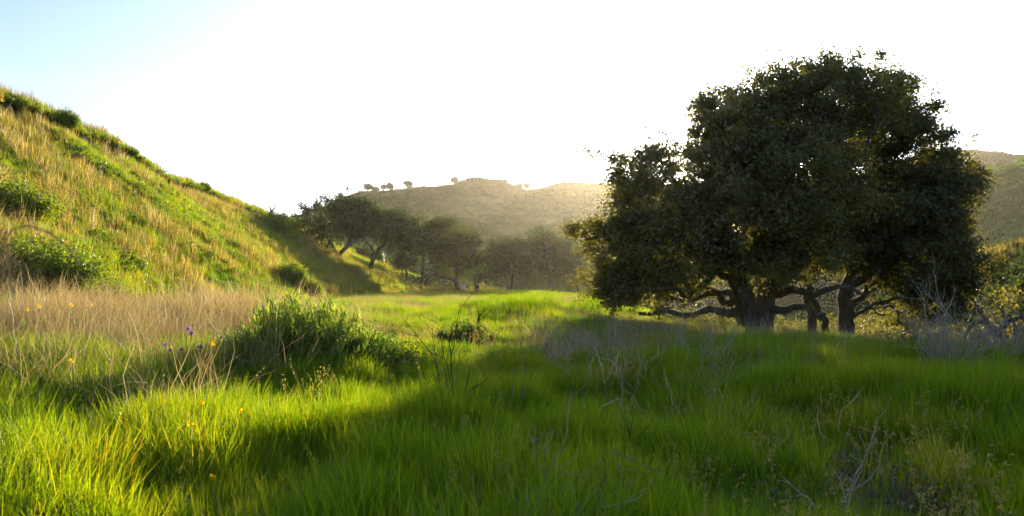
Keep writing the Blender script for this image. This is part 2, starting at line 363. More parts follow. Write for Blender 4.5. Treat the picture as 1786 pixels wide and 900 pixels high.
def tuft_collection(name, defs, mat):
    c = bpy.data.collections.new(name)
    for q, (V, F, T) in enumerate(defs):
        o = bpy.data.objects.new('%s_%02d' % (name, q), mesh_np(name, V, F, mat, False, {'tint': T})); c.objects.link(o)
    return c
def scatter(name, coll, nvar, x, y, scale, kind='stuff', z=None, tilt=0.08, zs=None, label=None, sink=0.02, rgs=5):
    n = len(x)
    if z is None: z = terrain(x, y) - sink
    rg = np.random.default_rng(rgs)
    me = bpy.data.meshes.new(name); me.vertices.add(n); me.vertices.foreach_set('co', np.stack([x, y, z], -1).astype(np.float32).ravel())
    rot = np.stack([rg.normal(0, tilt, n), rg.normal(0, tilt, n), rg.uniform(0, 2 * PI, n)], -1)
    a = me.attributes.new('rot', 'FLOAT_VECTOR', 'POINT'); a.data.foreach_set('vector', rot.astype(np.float32).ravel())
    sv = np.stack([scale, scale, scale * (zs if zs is not None else 1)], -1)
    a = me.attributes.new('scl', 'FLOAT_VECTOR', 'POINT'); a.data.foreach_set('vector', sv.astype(np.float32).ravel())
    a = me.attributes.new('idx', 'INT', 'POINT'); a.data.foreach_set('value', rg.integers(0, nvar, n).astype(np.int32))
    o = obj(name, me); tag(o, kind=kind)
    g = bpy.data.node_groups.new(name, 'GeometryNodeTree')
    g.interface.new_socket('Geometry', in_out='INPUT', socket_type='NodeSocketGeometry'); g.interface.new_socket('Geometry', in_out='OUTPUT', socket_type='NodeSocketGeometry')
    gi = g.nodes.new('NodeGroupInput'); go = g.nodes.new('NodeGroupOutput')
    iop = g.nodes.new('GeometryNodeInstanceOnPoints'); ci = g.nodes.new('GeometryNodeCollectionInfo')
    ci.inputs['Collection'].default_value = coll; ci.inputs['Separate Children'].default_value = True; ci.inputs['Reset Children'].default_value = True
    def na_(nm, ty):
        k = g.nodes.new('GeometryNodeInputNamedAttribute'); k.data_type = ty; k.inputs['Name'].default_value = nm
        return [s for s in k.outputs if s.enabled and s.name == 'Attribute'][0]
    g.links.new(gi.outputs[0], iop.inputs['Points']); g.links.new(ci.outputs[0], iop.inputs['Instance'])
    iop.inputs['Pick Instance'].default_value = True
    g.links.new(na_('idx', 'INT'), iop.inputs['Instance Index']); g.links.new(na_('rot', 'FLOAT_VECTOR'), iop.inputs['Rotation']); g.links.new(na_('scl', 'FLOAT_VECTOR'), iop.inputs['Scale'])
    g.links.new(iop.outputs[0], go.inputs[0])
    m = o.modifiers.new('scatter', 'NODES'); m.node_group = g
    return o

NV = 6
C_NEAR = tuft_collection('near_tuft', [merge([strip_blades(26, 0.13, 0.26, 0.56, 0.0085, 0.11, 0.2, 100 + q, 4, bias=(0.16 * math.cos(q * 2.1), 0.16 * math.sin(q * 2.1))), strip_blades(9, 0.12, 0.2, 0.5, 0.016, 0.16, 0.35, 110 + q, 4, bias=(0.1 * math.cos(q * 2.1), 0.1 * math.sin(q * 2.1)))]) for q in range(NV)], M_GRASS)
C_MID = tuft_collection('mid_tuft', [strip_blades(90, 0.42, 0.20, 0.44, 0.013, 0.12, 0.2, 120 + q, 3) for q in range(NV)], M_GRASS)
C_FAR = tuft_collection('far_tuft', [strip_blades(110, 1.0, 0.22, 0.5, 0.04, 0.15, 0.2, 140 + q, 2) for q in range(NV)], M_GRASS)
C_STRAW = tuft_collection('straw_tuft', [merge([strip_blades(26, 0.28, 0.45, 1.0, 0.006, 0.20, 0.35, 160 + q, 5, kink=0.04), strip_blades(8, 0.28, 0.75, 1.25, 0.010, 0.18, 0.6, 260 + q, 6, kink=0.025)]) for q in range(NV)], M_GRASSDRY)
C_GOLD = tuft_collection('gold_tuft', [strip_blades(26, 0.24, 0.45, 1.25, 0.022, 0.09, 0.12, 180 + q, 3) for q in range(NV)], M_GOLD)
C_WEED = tuft_collection('weed_mound', [leafy_mound(300, 0.5, 0.42, 0.10, 200 + q) for q in range(NV)], M_HILLGREEN)
C_STALK = tuft_collection('stalk_tuft', [strip_blades(12, 0.34, 0.4, 1.05, 0.013, 0.30, 0.4, 220 + q, 7, kink=0.07) for q in range(NV)], M_GREY)
def seedgrass(rs):
    V, F, T = strip_blades(7, 0.16, 0.45, 0.8, 0.0045, 0.16, 0.3, rs, 5)
    ps = [(V, F, T)]; rg = np.random.default_rng(rs + 3); nv = 11
    tips = V.reshape(-1, nv, 3)[:, -1]; sub = V.reshape(-1, nv, 3)[:, -3]
    t = rg.uniform(0, 1, (len(tips), 14, 1)); P = (tips[:, None] * (1 - t) + sub[:, None] * t).reshape(-1, 3) + rg.normal(0, .006, (len(tips) * 14, 3))
    ps.append(leaves(P, 0.020, rs + 5, 0.4, 0.0, droop=0.6)); return merge(ps)
C_SEED = tuft_collection('seed_tuft', [seedgrass(700 + q) for q in range(NV)], M_SEED)
C_HERB = tuft_collection('herb_mound', [leafy_mound(160, 0.22, 0.4, 0.035, 240 + q) for q in range(NV)], M_BUSH)

def wedge(n, y0, y1, xl=-0.68, xr=0.68, pw=1.0, seed=1):
    """points over the ground seen between two depths, a margin each side"""
    rg = np.random.default_rng(seed)
    u = rg.uniform(0, 1, n); y = np.sqrt(y0 ** 2 + u * (y1 ** 2 - y0 ** 2)); s = rg.uniform(xl, xr, n)
    return s * y + rg.uniform(-0.8, 0.8, n), y, rg
def dryness(x, y):
    """where tall straw stands: the belt at the foot of the left hill, breaking up to the right"""
    belt = sstep(7.8, 10.6, y + (x + 4) * 0.12 + (fbm(x, y, 1.6, 3, 71) - .5) * 5) * (1 - sstep(19, 25, y + 0 * x)) * (0.22 + 0.78 * sstep(.42, .56, fbm(x, y, 1.5, 3, 74))) * (1 - sstep(-6.2, -2.6, x + (fbm(x, y, 3, 3, 72) - .5) * 3))
    return belt
# near meadow
x, y, rg = wedge(15500, 2.2, 13.5, seed=11)
k = (rg.uniform(0, 1, len(x)) > dryness(x, y) * 0.72)
bare = 1.3 * np.exp(-(((x - 2.75) / 0.6) ** 2 + ((y - 5.6) / 1.0) ** 2)) + 1.2 * np.exp(-(((x - 2.3) / 0.6) ** 2 + ((y - 6.9) / 0.7) ** 2))
k &= (rg.uniform(0, 1, len(x)) > np.clip(bare, 0, 1) * 0.97)
x, y = x[k], y[k]
lift = sstep(.3, .72, fbm(x, y, 0.75, 3, 81))
scatter('meadow_grass', C_NEAR, NV, x, y, 0.62 + 0.75 * lift, zs=0.70 + 0.7 * fbm(x, y, 2.2, 2, 82))
x, y, rg = wedge(2600, 2.6, 16, seed=111)
k = rg.uniform(0, 1, len(x)) < 0.08 + 0.8 * sstep(.5, .66, fbm(x, y, 1.7, 3, 112)); x, y = x[k], y[k]
scatter('meadow_weeds', C_HERB, NV, x, y, 0.5 + 0.7 * fbm(x, y, 1, 2, 113), tilt=0.2)
x, y, rg = wedge(4200, 3.0, 30, seed=114)
k = rg.uniform(0, 1, len(x)) < 0.12 + 0.7 * sstep(.52, .66, fbm(x, y, 2.4, 3, 115)); x, y = x[k], y[k]
k = edge_x(y) - x > 0; x, y = x[k], y[k]
scatter('seeding_grass', C_SEED, NV, x, y, 0.75 + 0.4 * rg.uniform(0, 1, len(x)), tilt=0.15)
x, y, rg = wedge(2800, 3.0, 24, seed=116)
k = rg.uniform(0, 1, len(x)) < 0.06 + 0.9 * sstep(.58, .68, fbm(x, y, 1.5, 3, 117)); x, y = x[k], y[k]
k = edge_x(y) - x > 0; x, y = x[k], y[k]
scatter('dead_thatch', C_STRAW, NV, x, y, 0.28 + 0.22 * rg.uniform(0, 1, len(x)), tilt=0.5)
x, y, rg = wedge(17000, 13.0, 46, seed=12)
k = (edge_x(y) - x > -3) & (lefthill(x, y) < 1.2) & (rg.uniform(0, 1, len(x)) > dryness(x, y) * 0.6)
k &= rg.uniform(0, 1, len(x)) > 0.45 * sstep(.52, .62, fbm(x, y, 4, 3, 83)) * (y > 17)
x, y = x[k], y[k]
scatter('middle_meadow_grass', C_MID, NV, x, y, 0.5 + 1.1 * sstep(.3, .75, fbm(x, y, 1.7, 3, 84)), zs=0.7 + 0.6 * fbm(x, y, 4, 2, 85))
x, y, rg = wedge(15000, 44, 150, seed=13)
k = (edge_x(y) - x > -8) & (x > -40)
x, y = x[k], y[k]
scatter('far_meadow_grass', C_FAR, NV, x, y, 0.55 + 0.7 * fbm(x, y, 6, 3, 86))
# grass going down into the creek and on the bank
x, y, rg = wedge(9000, 18, 60, 0.05, 0.72, seed=14)
k = (x - edge_x(y) > -1) & (x - edge_x(y) < 22)
x, y = x[k], y[k]
scatter('creek_grass', C_MID, NV, x, y, 0.9 + 0.8 * fbm(x, y, 3, 3, 87))
# straw belt
x, y, rg = wedge(8500, 7, 27, -0.72, 0.0, seed=15)
k = rg.uniform(0, 1, len(x)) < dryness(x, y); x, y = x[k], y[k]
scatter('dry_grass', C_STRAW, NV, x, y, 0.75 + 1.0 * fbm(x, y, 1.6, 3, 88), tilt=0.2)
# straw patches in the middle distance
x, y, rg = wedge(8000, 13, 60, -0.35, 0.30, seed=16)
pn_ = fbm(x, y * 0.6, 3.0, 3, 89)
k = (rg.uniform(0, 1, len(x)) < sstep(.46, .56, pn_) * 0.9) & (edge_x(y) - x > 0.5) & (lefthill(x, y) < 1); x, y = x[k], y[k]
scatter('straw_patches', C_STRAW, NV, x, y, 0.42 + 0.5 * fbm(x, y, 2, 3, 90), tilt=0.22)
# bleached stalks, right
x, y, rg = wedge(7000, 7.5, 27, 0.02, 0.72, seed=17)
bel = sstep(8.5, 12.5, y + (fbm(x, y, 2, 3, 92) - .5) * 5) * sstep(.46, .62, fbm(x, y, 1.6, 3, 91))
k = (rg.uniform(0, 1, len(x)) < bel * 0.24 + 0.02) & (edge_x(y) - x > -1.0); x, y = x[k], y[k]
scatter('dead_stalks', C_STALK, NV, x, y, 0.7 + 0.6 * fbm(x, y, 2, 3, 93), tilt=0.25)
# hillside
rg = np.random.default_rng(18)
n = 52000; x = rg.uniform(-31, -8.5, n); y = 14 + 116 * rg.uniform(0, 1, n) ** 1.25
k = (x / y > -0.75) & (lefthill(x, y) > 0.12)
x, y = x[k], y[k]
gm = fbm(x + 40, y * 0.8, 1.9, 4, 95) * 0.7 + 0.3 * fbm(x, y, 9, 2, 94)
gk = rg.uniform(0, 1, len(x)) < np.clip(0.12 + sstep(.42, .60, gm), 0, 1) * 0.62 * (1 - 0.75 * sstep(92, 100, y + (x + 20) * 1.0))
scatter('hillside_grass', C_GOLD, NV, x[gk], y[gk], (0.35 + 0.9 * fbm(x, y, 1.2, 3, 96) + 0.25 * rg.uniform(0, 1, len(x)) ** 3)[gk] , tilt=0.10)
wk = (~gk) & (rg.uniform(0, 1, len(x)) < 0.55) & (y < 100)
scatter('hillside_weeds', C_WEED, NV, x[wk], y[wk], (0.30 + 1.1 * fbm(x, y, 1.3, 3, 97) ** 2.0 + 0.3 * rg.uniform(0, 1, len(x)) ** 2)[wk], tilt=0.3)
gk2 = (~gk) & (~wk)
scatter('hillside_green_grass', C_MID, NV, x[gk2], y[gk2], (0.8 + 0.9 * fbm(x, y, 4, 3, 98))[gk2], tilt=0.15)

# ------------------------------------------------------------------ wood: tubes along chains
def tube_chain(P, Rr, sides):
    """P (n,3), Rr (n)"""
    P = np.asarray(P, float); n = len(P)
    T = np.gradient(P, axis=0); T /= np.linalg.norm(T, axis=1, keepdims=True) + 1e-9
    ref = np.array([0.0, 0, 1]) if abs(T[0, 2]) < 0.9 else np.array([1.0, 0, 0])
    u = np.cross(T[0], ref); u /= np.linalg.norm(u) + 1e-9
    rings = []
    for i in range(n):
        u = u - T[i] * np.dot(u, T[i]); u /= np.linalg.norm(u) + 1e-9; v = np.cross(T[i], u)
        a = np.arange(sides) * 2 * PI / sides
        rings.append(P[i] + Rr[i] * (np.cos(a)[:, None] * u + np.sin(a)[:, None] * v))
    V = np.concatenate(rings); i, j = np.meshgrid(np.arange(n - 1), np.arange(sides), indexing='ij'); j2 = (j + 1) % sides
    F = np.stack([i * sides + j, i * sides + j2, (i + 1) * sides + j2, (i + 1) * sides + j], -1).reshape(-1, 4)
    return V, [F], np.zeros(len(V))
def grow_tree(trunks, targets, step, tip_r, base_r, rs, rmin=0.0, gnarl=0.12, sag=0.0, expo=2.3):
    """trunks: list of (parent_node or None, polyline) ; targets (n,3). returns (V,F) of the wood and the twig nodes"""
    rg = np.random.default_rng(rs)
    nodes = []; par = []
    def add(p, q): nodes.append(p); par.append(q); return len(nodes) - 1
    named = {}
    for key, pk, line in trunks:
        line = [np.array(p, float) for p in line]
        if pk is None: last = add(line[0], -1); first = last
        else:
            ids = named[pk]; dd = [np.linalg.norm(nodes[q] - line[0]) for q in ids]; last = ids[int(np.argmin(dd))]; first = None
            line = [nodes[last]] + line[1:]
        ids = [last]
        for a, b in zip(line[:-1], line[1:]):
            L = np.linalg.norm(b - a); m = max(1, int(L / step))
            for q in range(1, m + 1):
                p = a + (b - a) * q / m + (rg.normal(0, gnarl * step, 3) if q < m else 0)
                last = add(p, last); ids.append(last)
        named[key] = ids
    ntr = len(nodes); start = 1
    arr = np.zeros((len(targets) * 14 + ntr + 10, 3)); arr[:ntr] = nodes; cnt = ntr
    depth = np.zeros(len(arr)); 
    for q in range(ntr): depth[q] = 0 if par[q] < 0 else depth[par[q]] + np.linalg.norm(arr[q] - arr[par[q]])
    lowcut = np.zeros(len(arr), bool)
    firstids = named[trunks[0][0]]; zcut = nodes[firstids[0]][2] + 0.35 * (nodes[firstids[-1]][2] - nodes[firstids[0]][2])
    d0 = np.array([np.min(np.linalg.norm(arr[:ntr] - t, axis=1)) for t in targets])
    for ti in np.argsort(d0):
        t = targets[ti]
        dv = arr[:cnt] - t; dist = np.sqrt((dv ** 2).sum(1))
        cost = dist + 0.22 * depth[:cnt] + np.where(arr[:cnt, 2] < zcut, 2.0, 0) * 1.0 + np.clip(arr[:cnt, 2] - t[2], 0, 9) * 0.25
        b = int(np.argmin(cost)); L = dist[b]
        m = max(1, min(12, int(L / step)))
        a = arr[b].copy(); off = rg.normal(0, 0.14 * L, 3); off[2] += 0.10 * L - sag * L
        last = b
        for q in range(1, m + 1):
            s = q / m; p = a + (t - a) * s + off * math.sin(PI * s) * 0.8 + (rg.normal(0, gnarl * step, 3) if q < m else 0)
            if cnt >= len(arr): break
            arr[cnt] = p; par.append(last); depth[cnt] = depth[last] + np.linalg.norm(p - arr[last]); last = cnt; cnt += 1
    arr = arr[:cnt]; par = np.array(par[:cnt])
    acc = np.zeros(cnt); kids = [[] for _ in range(cnt)]
    for q in range(cnt):
        if par[q] >= 0: kids[par[q]].append(q)
    r = np.zeros(cnt)
    for q in range(cnt - 1, -1, -1):
        r[q] = tip_r if not kids[q] else sum(r[c] ** expo for c in kids[q]) ** (1 / expo)
    root_r = r[0]
    sc_ = math.log(base_r / tip_r) / max(math.log(root_r / tip_r), 1e-6)
    r = tip_r * (r / tip_r) ** sc_
    for key, ids in named.items():
        m_ = len(ids); f0, f1 = (0.95, 0.32) if key == trunks[0][0] else ((0.60, 0.2) if key in ('t2', 't3', 'u') else (0.34, 0.08))
        for q, nd in enumerate(ids[1:] if key != trunks[0][0] else ids): r[nd] = max(r[nd], base_r * (f0 + (f1 - f0) * (q / m_) ** 0.8))
    hgt = arr[:, 2] - arr[0, 2]
    r = r * (1 + 0.5 * np.exp(-np.clip(hgt, 0, 99) / (base_r * 1.1)) * (r > base_r * 0.5))
    parts = []; stack = [(0, None)]
    while stack:
        s, pre = stack.pop()
        ch = [s] if pre is None else [pre, s]
        q = s
        while kids[q]:
            ks = sorted(kids[q], key=lambda c: -r[c])
            for c in ks[1:]: stack.append((c, q))
            q = ks[0]; ch.append(q)
        rr_ = r[ch].copy()
        if pre is not None: rr_[0] = rr_[1]
        if rr_.max() < rmin: continue
        keep = max(2, int((rr_ >= rmin).sum()))
        ch = ch[:keep]; rr_ = rr_[:keep]
        if len(ch) < 2: continue
        parts.append(tube_chain(arr[ch], rr_, 12 if rr_.max() > 0.12 else (6 if rr_.max() > 0.03 else 3)))
    V, F, T = merge(parts)
    return V, F, arr, r, par
def blob_points(blobs, spacing_n, rs, shell=0.55, poke=0.06, clump=0.5):
    """blobs: (c(3), r(3), n). points inside, biased to the outside, thinned from deep overlaps"""
    rg = np.random.default_rng(rs); out_ = []
    for bi, (c, r3, n) in enumerate(blobs):
        d = rg.normal(0, 1, (n * 2, 3)); d /= np.linalg.norm(d, axis=1, keepdims=True)
        q = rg.uniform(shell ** 3, 1, n * 2) ** (1 / 3.0)
        pk = rg.uniform(0, 1, n * 2) < (poke if n > 40 else 0); q[pk] *= rg.uniform(1.03, 1.25, pk.sum())
        lump = 1 + 0.16 * (np.sin(d[:, 0] * 5 + bi) * np.sin(d[:, 1] * 4.3 + 2 * bi) + np.sin(d[:, 2] * 6.1 + bi * 3) * 0.6)
        P = np.array(c) + d * (q * lump)[:, None] * np.array(r3)
        m5 = len(P) // 5; own = rg.integers(0, m5, len(P)); own[:m5] = np.arange(m5)      # gather them in tufts of about five
        P = P[own] + rg.normal(0, 1, P.shape) * clump * rg.uniform(0.35, 1.2, m5)[own][:, None] * np.array([1, 1, 0.7])
        ok = np.ones(len(P), bool)
        for bj, (c2, r2, _) in enumerate(blobs):
            if bj != bi: ok &= (((P - np.array(c2)) / np.array(r2)) ** 2).sum(1) > 0.42
        out_.append(P[ok][:n])
    return np.concatenate(out_)
def crown(P, per, rad, size, rs, r_nodes=None, droop=0.0, flat=0.75, aspect=0.55, strands=0.0):
    rg = np.random.default_rng(rs)
    cl_t = rg.uniform(0.15, 0.85, len(P)); cr = rad * rg.uniform(0.55, 1.35, len(P))
    k_ = np.repeat(np.arange(len(P)), per)
    o_ = rg.normal(0, 0.5, (len(k_), 3)) * cr[k_][:, None]; o_[:, 2] *= flat
    Q = P[k_] + o_
    if strands > 0:
        sk = rg.uniform(0, 1, len(k_)) < strands
        Q[sk, 2] -= rg.uniform(0, 2.2, sk.sum()) * rad; Q[sk, :2] = P[k_][sk][:, :2] + (o_[sk][:, :2]) * 0.22
    return leaves(Q, size, rs + 1, aspect, 0.25, tint=cl_t[k_], droop=droop)
def build_tree(name, base, trunks, blobs, label, cat='tree', group=None, per=60, rad=0.45, leaf=0.075, step=0.35, tip_r=0.008, base_r=0.4, rs=1, rmin=0.0, mat=None, bark=None, shell=0.5, extra=None, strands=0.0, poke=0.06, sag=0.0, bare=None, clump=0.9):
    base = np.array(base, float)
    tr = [(k, p, [np.array(q, float) - base for q in l]) for k, p, l in trunks]
    bl = [(np.array(c, float) - base, r_, n) for c, r_, n in blobs]
    T = blob_points(bl, 0, rs, shell, poke, rad * clump)
    Tl = T
    tg = T
    if extra is not None: tg = np.concatenate([T, np.array(extra) - base])
    V, F, arr, r, par = grow_tree(tr, tg, step, tip_r, base_r, rs + 5, rmin, sag=sag, gnarl=0.2)
    root = empty(name, base, label, cat, group)
    obj('trunk', mesh_np('trunk', V, F, bark or M_BARK, True), root)
    if bare is not None:
        rg = np.random.default_rng(rs + 77); Tl = T[rg.uniform(0, 1, len(T)) > bare(T + base)]
    # foliage also on the outer twigs
    thin = np.where((r < tip_r * 1.6) & (np.arange(len(r)) > 10))[0]; rg = np.random.default_rng(rs + 9)
    thin = rg.choice(thin, min(len(thin), len(T) // 3), replace=False)
    Q = np.concatenate([Tl, arr[thin]]) if bare is None else Tl
    Vc, Fc, Tc = crown(Q, per, rad, leaf, rs + 20, strands=strands)
    obj('crown', mesh_np('crown', Vc, Fc, mat or M_OAK, False, {'tint': Tc}), root)
    return root

def PB(px, py, rx, ry, Y, dY, n, big=True):
    if big: rx, ry, dY = rx * .88, ry * .88, dY * .85
    c = at(px, py, Y); k = Y / FPX
    return (tuple(c), (rx * k, dY, ry * k), n)
def L(pts): return [tuple(at(*p)) for p in pts]

# ------------------------------------------------------------------ the great oak and the oak behind it
YA = 29.5
bA = at(1322, 590, YA); bA.z = TZ(bA.x, bA.y) - 0.15
trA = [('t', None, [tuple(bA), at(1330, 560, YA), at(1335, 520, YA), at(1352, 470, YA + .2), at(1368, 400, YA + .3), at(1380, 300, YA + .4)]),
       ('t2', 't', [tuple(bA + Vector((0, 0, .1))), at(1302, 560, YA - .2), at(1300, 520, YA - .3), at(1285, 470, YA - .3), at(1262, 400, YA - .4), at(1250, 320, YA - .4)]),
       ('t3', 't', [at(1340, 500, YA), at(1385, 470, YA - 1), at(1420, 420, YA - 1.6), at(1440, 330, YA - 2)]),
       ('l1', 't2', [at(1302, 545, YA - .2), at(1262, 545, YA - .8), at(1235, 538, YA - 1.3), at(1210, 550, YA - 1.6), at(1160, 541, YA - 2.0), at(1115, 547, YA - 2.2)]),
       ('l2', 't2', [at(1302, 540, YA - .2), at(1272, 510, YA + 1), at(1235, 512, YA + 1.6), at(1195, 528, YA + 2), at(1150, 515, YA + 2)]),
       ('l3', 't2', [at(1285, 470, YA), at(1230, 430, YA), at(1170, 410, YA - .5), at(1110, 400, YA - .5), at(1060, 405, YA - .5), at(1022, 418, YA - .5)]),
       ('l4', 't', [at(1335, 535, YA), at(1370, 542, YA - .8), at(1405, 535, YA - 1.2), at(1440, 548, YA - 1.6)]),
       ('l5', 't2', [at(1285, 470, YA), at(1240, 400, YA + 1.5), at(1180, 360, YA + 2), at(1120, 330, YA + 1.5)]),
       ('l6', 't', [at(1335, 520, YA), at(1378, 505, YA - 1), at(1420, 515, YA - 1.5), at(1462, 500, YA - 2), at(1500, 512, YA - 2)]), ('l7', 't2', [at(1298, 525, YA), at(1262, 528, YA + .8), at(1225, 500, YA + 1.4), at(1180, 505, YA + 1.6), at(1140, 530, YA + 1.6)]), ('b1', 't', [at(1352, 470, YA), at(1370, 420, YA + 2.2), at(1390, 350, YA + 3.4)])]
blA = [PB(1108, 345, 44, 72, YA, 1.9, 95), PB(1150, 355, 62, 85, YA - .3, 2.4, 170), PB(1095, 455, 52, 78, YA - .3, 2.2, 170), PB(1165, 435, 78, 88, YA - .8, 3.0, 260),
       PB(1238, 300, 48, 105, YA + .2, 2.4, 190), PB(1290, 235, 75, 85, YA, 3.0, 260), PB(1300, 370, 105, 110, YA - .8, 3.6, 380),
       PB(1370, 220, 85, 80, YA, 3.3, 260), PB(1440, 185, 85, 78, YA, 3.4, 270), PB(1400, 330, 110, 115, YA - 1, 3.8, 360), PB(1280, 440, 80, 40, YA - 1.0, 1.8, 120), PB(1400, 430, 80, 48, YA - 1.2, 1.8, 120),
       PB(1082, 495, 44, 44, YA - .5, 1.4, 80), PB(1030, 408, 30, 28, YA - .5, 0.6, 22), PB(1545, 150, 28, 22, YA, 0.9, 26), PB(1500, 190, 50, 62, YA, 1.8, 90), PB(1438, 136, 44, 30, YA, 1.2, 60), PB(1405, 345, 55, 55, YA - 2.4, 1.0, 90), PB(1425, 300, 40, 40, YA - 2.2, 1.0, 50), PB(1345, 142, 34, 20, YA, .9, 30), PB(1232, 188, 26, 16, YA, .7, 20), PB(1128, 266, 24, 16, YA, .7, 20), PB(1074, 290, 18, 26, YA, .6, 20), PB(1262, 168, 12, 14, YA + .5, .5, 10)]
oakA = build_tree('oak_tree', tuple(bA), trA, blA, 'huge dark spreading oak at the field edge, forked trunk and low crooked limbs', per=62, rad=0.38, clump=1.25, leaf=0.11, tip_r=0.014, rs=41, base_r=0.50, strands=0.02, poke=0.02)
YB = 32.5
bB = at(1470, 600, YB); bB.z = TZ(bB.x, bB.y) - 0.1
trB = [('t', None, [tuple(bB), at(1475, 560, YB), at(1478, 500, YB), at(1500, 430, YB), at(1520, 350, YB)]),
       ('t2', 't', [tuple(bB + Vector((0, 0, .05))), at(1440, 560, YB - .4), at(1415, 520, YB - .8), at(1400, 470, YB - 1), at(1400, 400, YB - 1)]),
       ('l1', 't', [at(1478, 510, YB), at(1530, 470, YB - 1), at(1590, 440, YB - 1.5), at(1650, 400, YB - 2)]),
       ('l2', 't', [at(1476, 535, YB), at(1530, 500, YB + 1), at(1580, 490, YB + 1.5), at(1640, 500, YB + 1.5)])]
blB = [PB(1535, 235, 62, 62, YB, 3.0, 190), PB(1580, 290, 70, 72, YB, 3.0, 230), PB(1590, 205, 22, 26, YB, 1.0, 26), PB(1520, 360, 105, 90, YB, 3.6, 340), PB(1605, 365, 66, 70, YB - .5, 2.8, 220),
       PB(1600, 455, 85, 70, YB - 1, 3.0, 270), PB(1650, 318, 34, 24, YB - .5, 1.1, 46), PB(1640, 470, 50, 60, YB - 1, 2, 120), PB(1622, 530, 60, 48, YB - 1, 2, 120), PB(1490, 430, 70, 46, YB, 2.0, 120), PB(1310, 300, 50, 60, YA + 1, 2, 90), PB(1562, 142, 26, 12, YB, .6, 16), PB(1606, 186, 16, 26, YB, .6, 18), PB(1632, 252, 18, 22, YB, .7, 18), PB(1682, 316, 16, 18, YB, .6, 14), PB(1672, 400, 20, 30, YB - .5, .8, 24)]
oakB = build_tree('oak_tree', tuple(bB), trB, blB, 'dark oak standing right behind the huge forked oak, leaning second stem', per=62, rad=0.38, clump=1.25, leaf=0.11, tip_r=0.014, rs=57, base_r=0.32, strands=0.02, poke=0.02)
YC = 34.0
bC = at(1412, 590, YC); bC.z = TZ(bC.x, bC.y) - 0.1
trC = [('t', None, [tuple(bC), at(1416, 555, YC), at(1410, 505, YC), at(1425, 440, YC), at(1430, 380, YC)])]
build_tree('oak_tree', tuple(bC), trC, [PB(1425, 390, 80, 70, YC, 2.5, 160)], 'slender straight oak stem between the two large dark oaks', per=80, rad=0.5, leaf=0.085, rs=63, base_r=0.2)

# ------------------------------------------------------------------ the grove at the end of the meadow
def grove_tree(px, Y, trunk_px, blobs_px, label, rs, base_r=0.32, per=50, dens=0.85, mat=None, dead=None, leaf=0.21, rad=0.66):
    b = Vector((gx(px, Y), Y, 0)); b.z = TZ(b.x, b.y) - 0.15
    tr = []
    for q, (k, p, pts) in enumerate(trunk_px):
        l = [tuple(at(a, c, Y + dy)) for a, c, dy in pts]
        if p is None: l = [tuple(b)] + l
        tr.append((k, p, l))
    bl = [PB(a, c, rx, ry, Y + dy, max(rx, ry) * Y / FPX * 0.9, int(n * dens), False) for a, c, rx, ry, dy, n in blobs_px]
    return build_tree('oak_tree', tuple(b), tr, bl, label, group='oaks at the end of the meadow', per=per, rad=rad, leaf=leaf, step=0.6, tip_r=0.018, base_r=base_r, rs=rs, mat=mat or M_OAKFAR, rmin=0.02, shell=0.55, bare=dead, poke=0.16)
g1 = grove_tree(590, 84, [('t', None, [(592, 452, 0), (585, 440, 0), (572, 415, 0), (560, 385, 0)]), ('u', 't', [(592, 455, 0), (605, 430, 0), (620, 405, 0), (632, 375, 0)]), ('v', 'u', [(605, 430, 0), (640, 400, -2), (655, 375, -2)])],
    [(548, 372, 26, 26, 0, 80), (535, 410, 20, 26, 0, 60), (560, 425, 26, 18, -1, 50), (600, 370, 26, 22, 0, 90), (634, 368, 28, 24, 0, 120), (615, 395, 30, 20, 0, 90), (572, 348, 12, 8, 0, 16), (575, 390, 26, 22, 0, 60)],
    'largest oak of the grove at the hill foot, forked trunk and half bare left side', 71, 0.3, per=60, dead=lambda P: np.where(P[:, 0] < gx(580, 84), 0.45, 0.05))
g2 = grove_tree(641, 88, [('t', None, [(655, 445, 0), (668, 428, 0), (690, 405, 0)]), ('u', 't', [(655, 445, 0), (640, 425, 1), (630, 400, 1)])],
    [(672, 388, 24, 18, 0, 90), (702, 392, 28, 18, 0, 100), (690, 412, 30, 16, 0, 80), (655, 405, 16, 14, 0, 30), (716, 410, 16, 16, 0, 40)],
    'oak leaning right on the sunlit green slope beside the half bare oak', 73, 0.24)
g3 = grove_tree(735, 97, [('t', None, [(738, 455, 0), (742, 435, 0), (750, 410, 0)])],
    [(745, 408, 22, 18, 0, 80), (728, 428, 18, 14, 0, 50), (760, 432, 18, 18, 0, 60)], 'small oak between the leaning oak and the rounded oak', 75, 0.18)
g4 = grove_tree(800, 91, [('t', None, [(797, 478, 0), (790, 455, 0), (785, 425, 0)]), ('u', 't', [(797, 478, 0), (806, 455, 0), (815, 430, 0)]), ('v', 't', [(790, 460, 0), (765, 440, 0)])],
    [(775, 408, 34, 24, 0, 140), (808, 430, 32, 26, 0, 130), (764, 440, 26, 20, 0, 80), (796, 455, 36, 18, 0, 90), (756, 402, 18, 14, 0, 40), (826, 455, 14, 18, 0, 40)],
    'rounded oak with thin split trunks behind the two walkers', 77, 0.22)
g5 = grove_tree(888, 92, [('t', None, [(892, 485, 0), (888, 465, 0), (882, 440, 0)]), ('u', 't', [(892, 485, 0), (903, 465, 0), (906, 445, 0)])],
    [(878, 436, 26, 16, 0, 100), (905, 440, 24, 18, 0, 100), (865, 458, 20, 18, 0, 60), (895, 466, 34, 16, 0, 90)], 'broad low oak just right of the walkers', 79, 0.2)
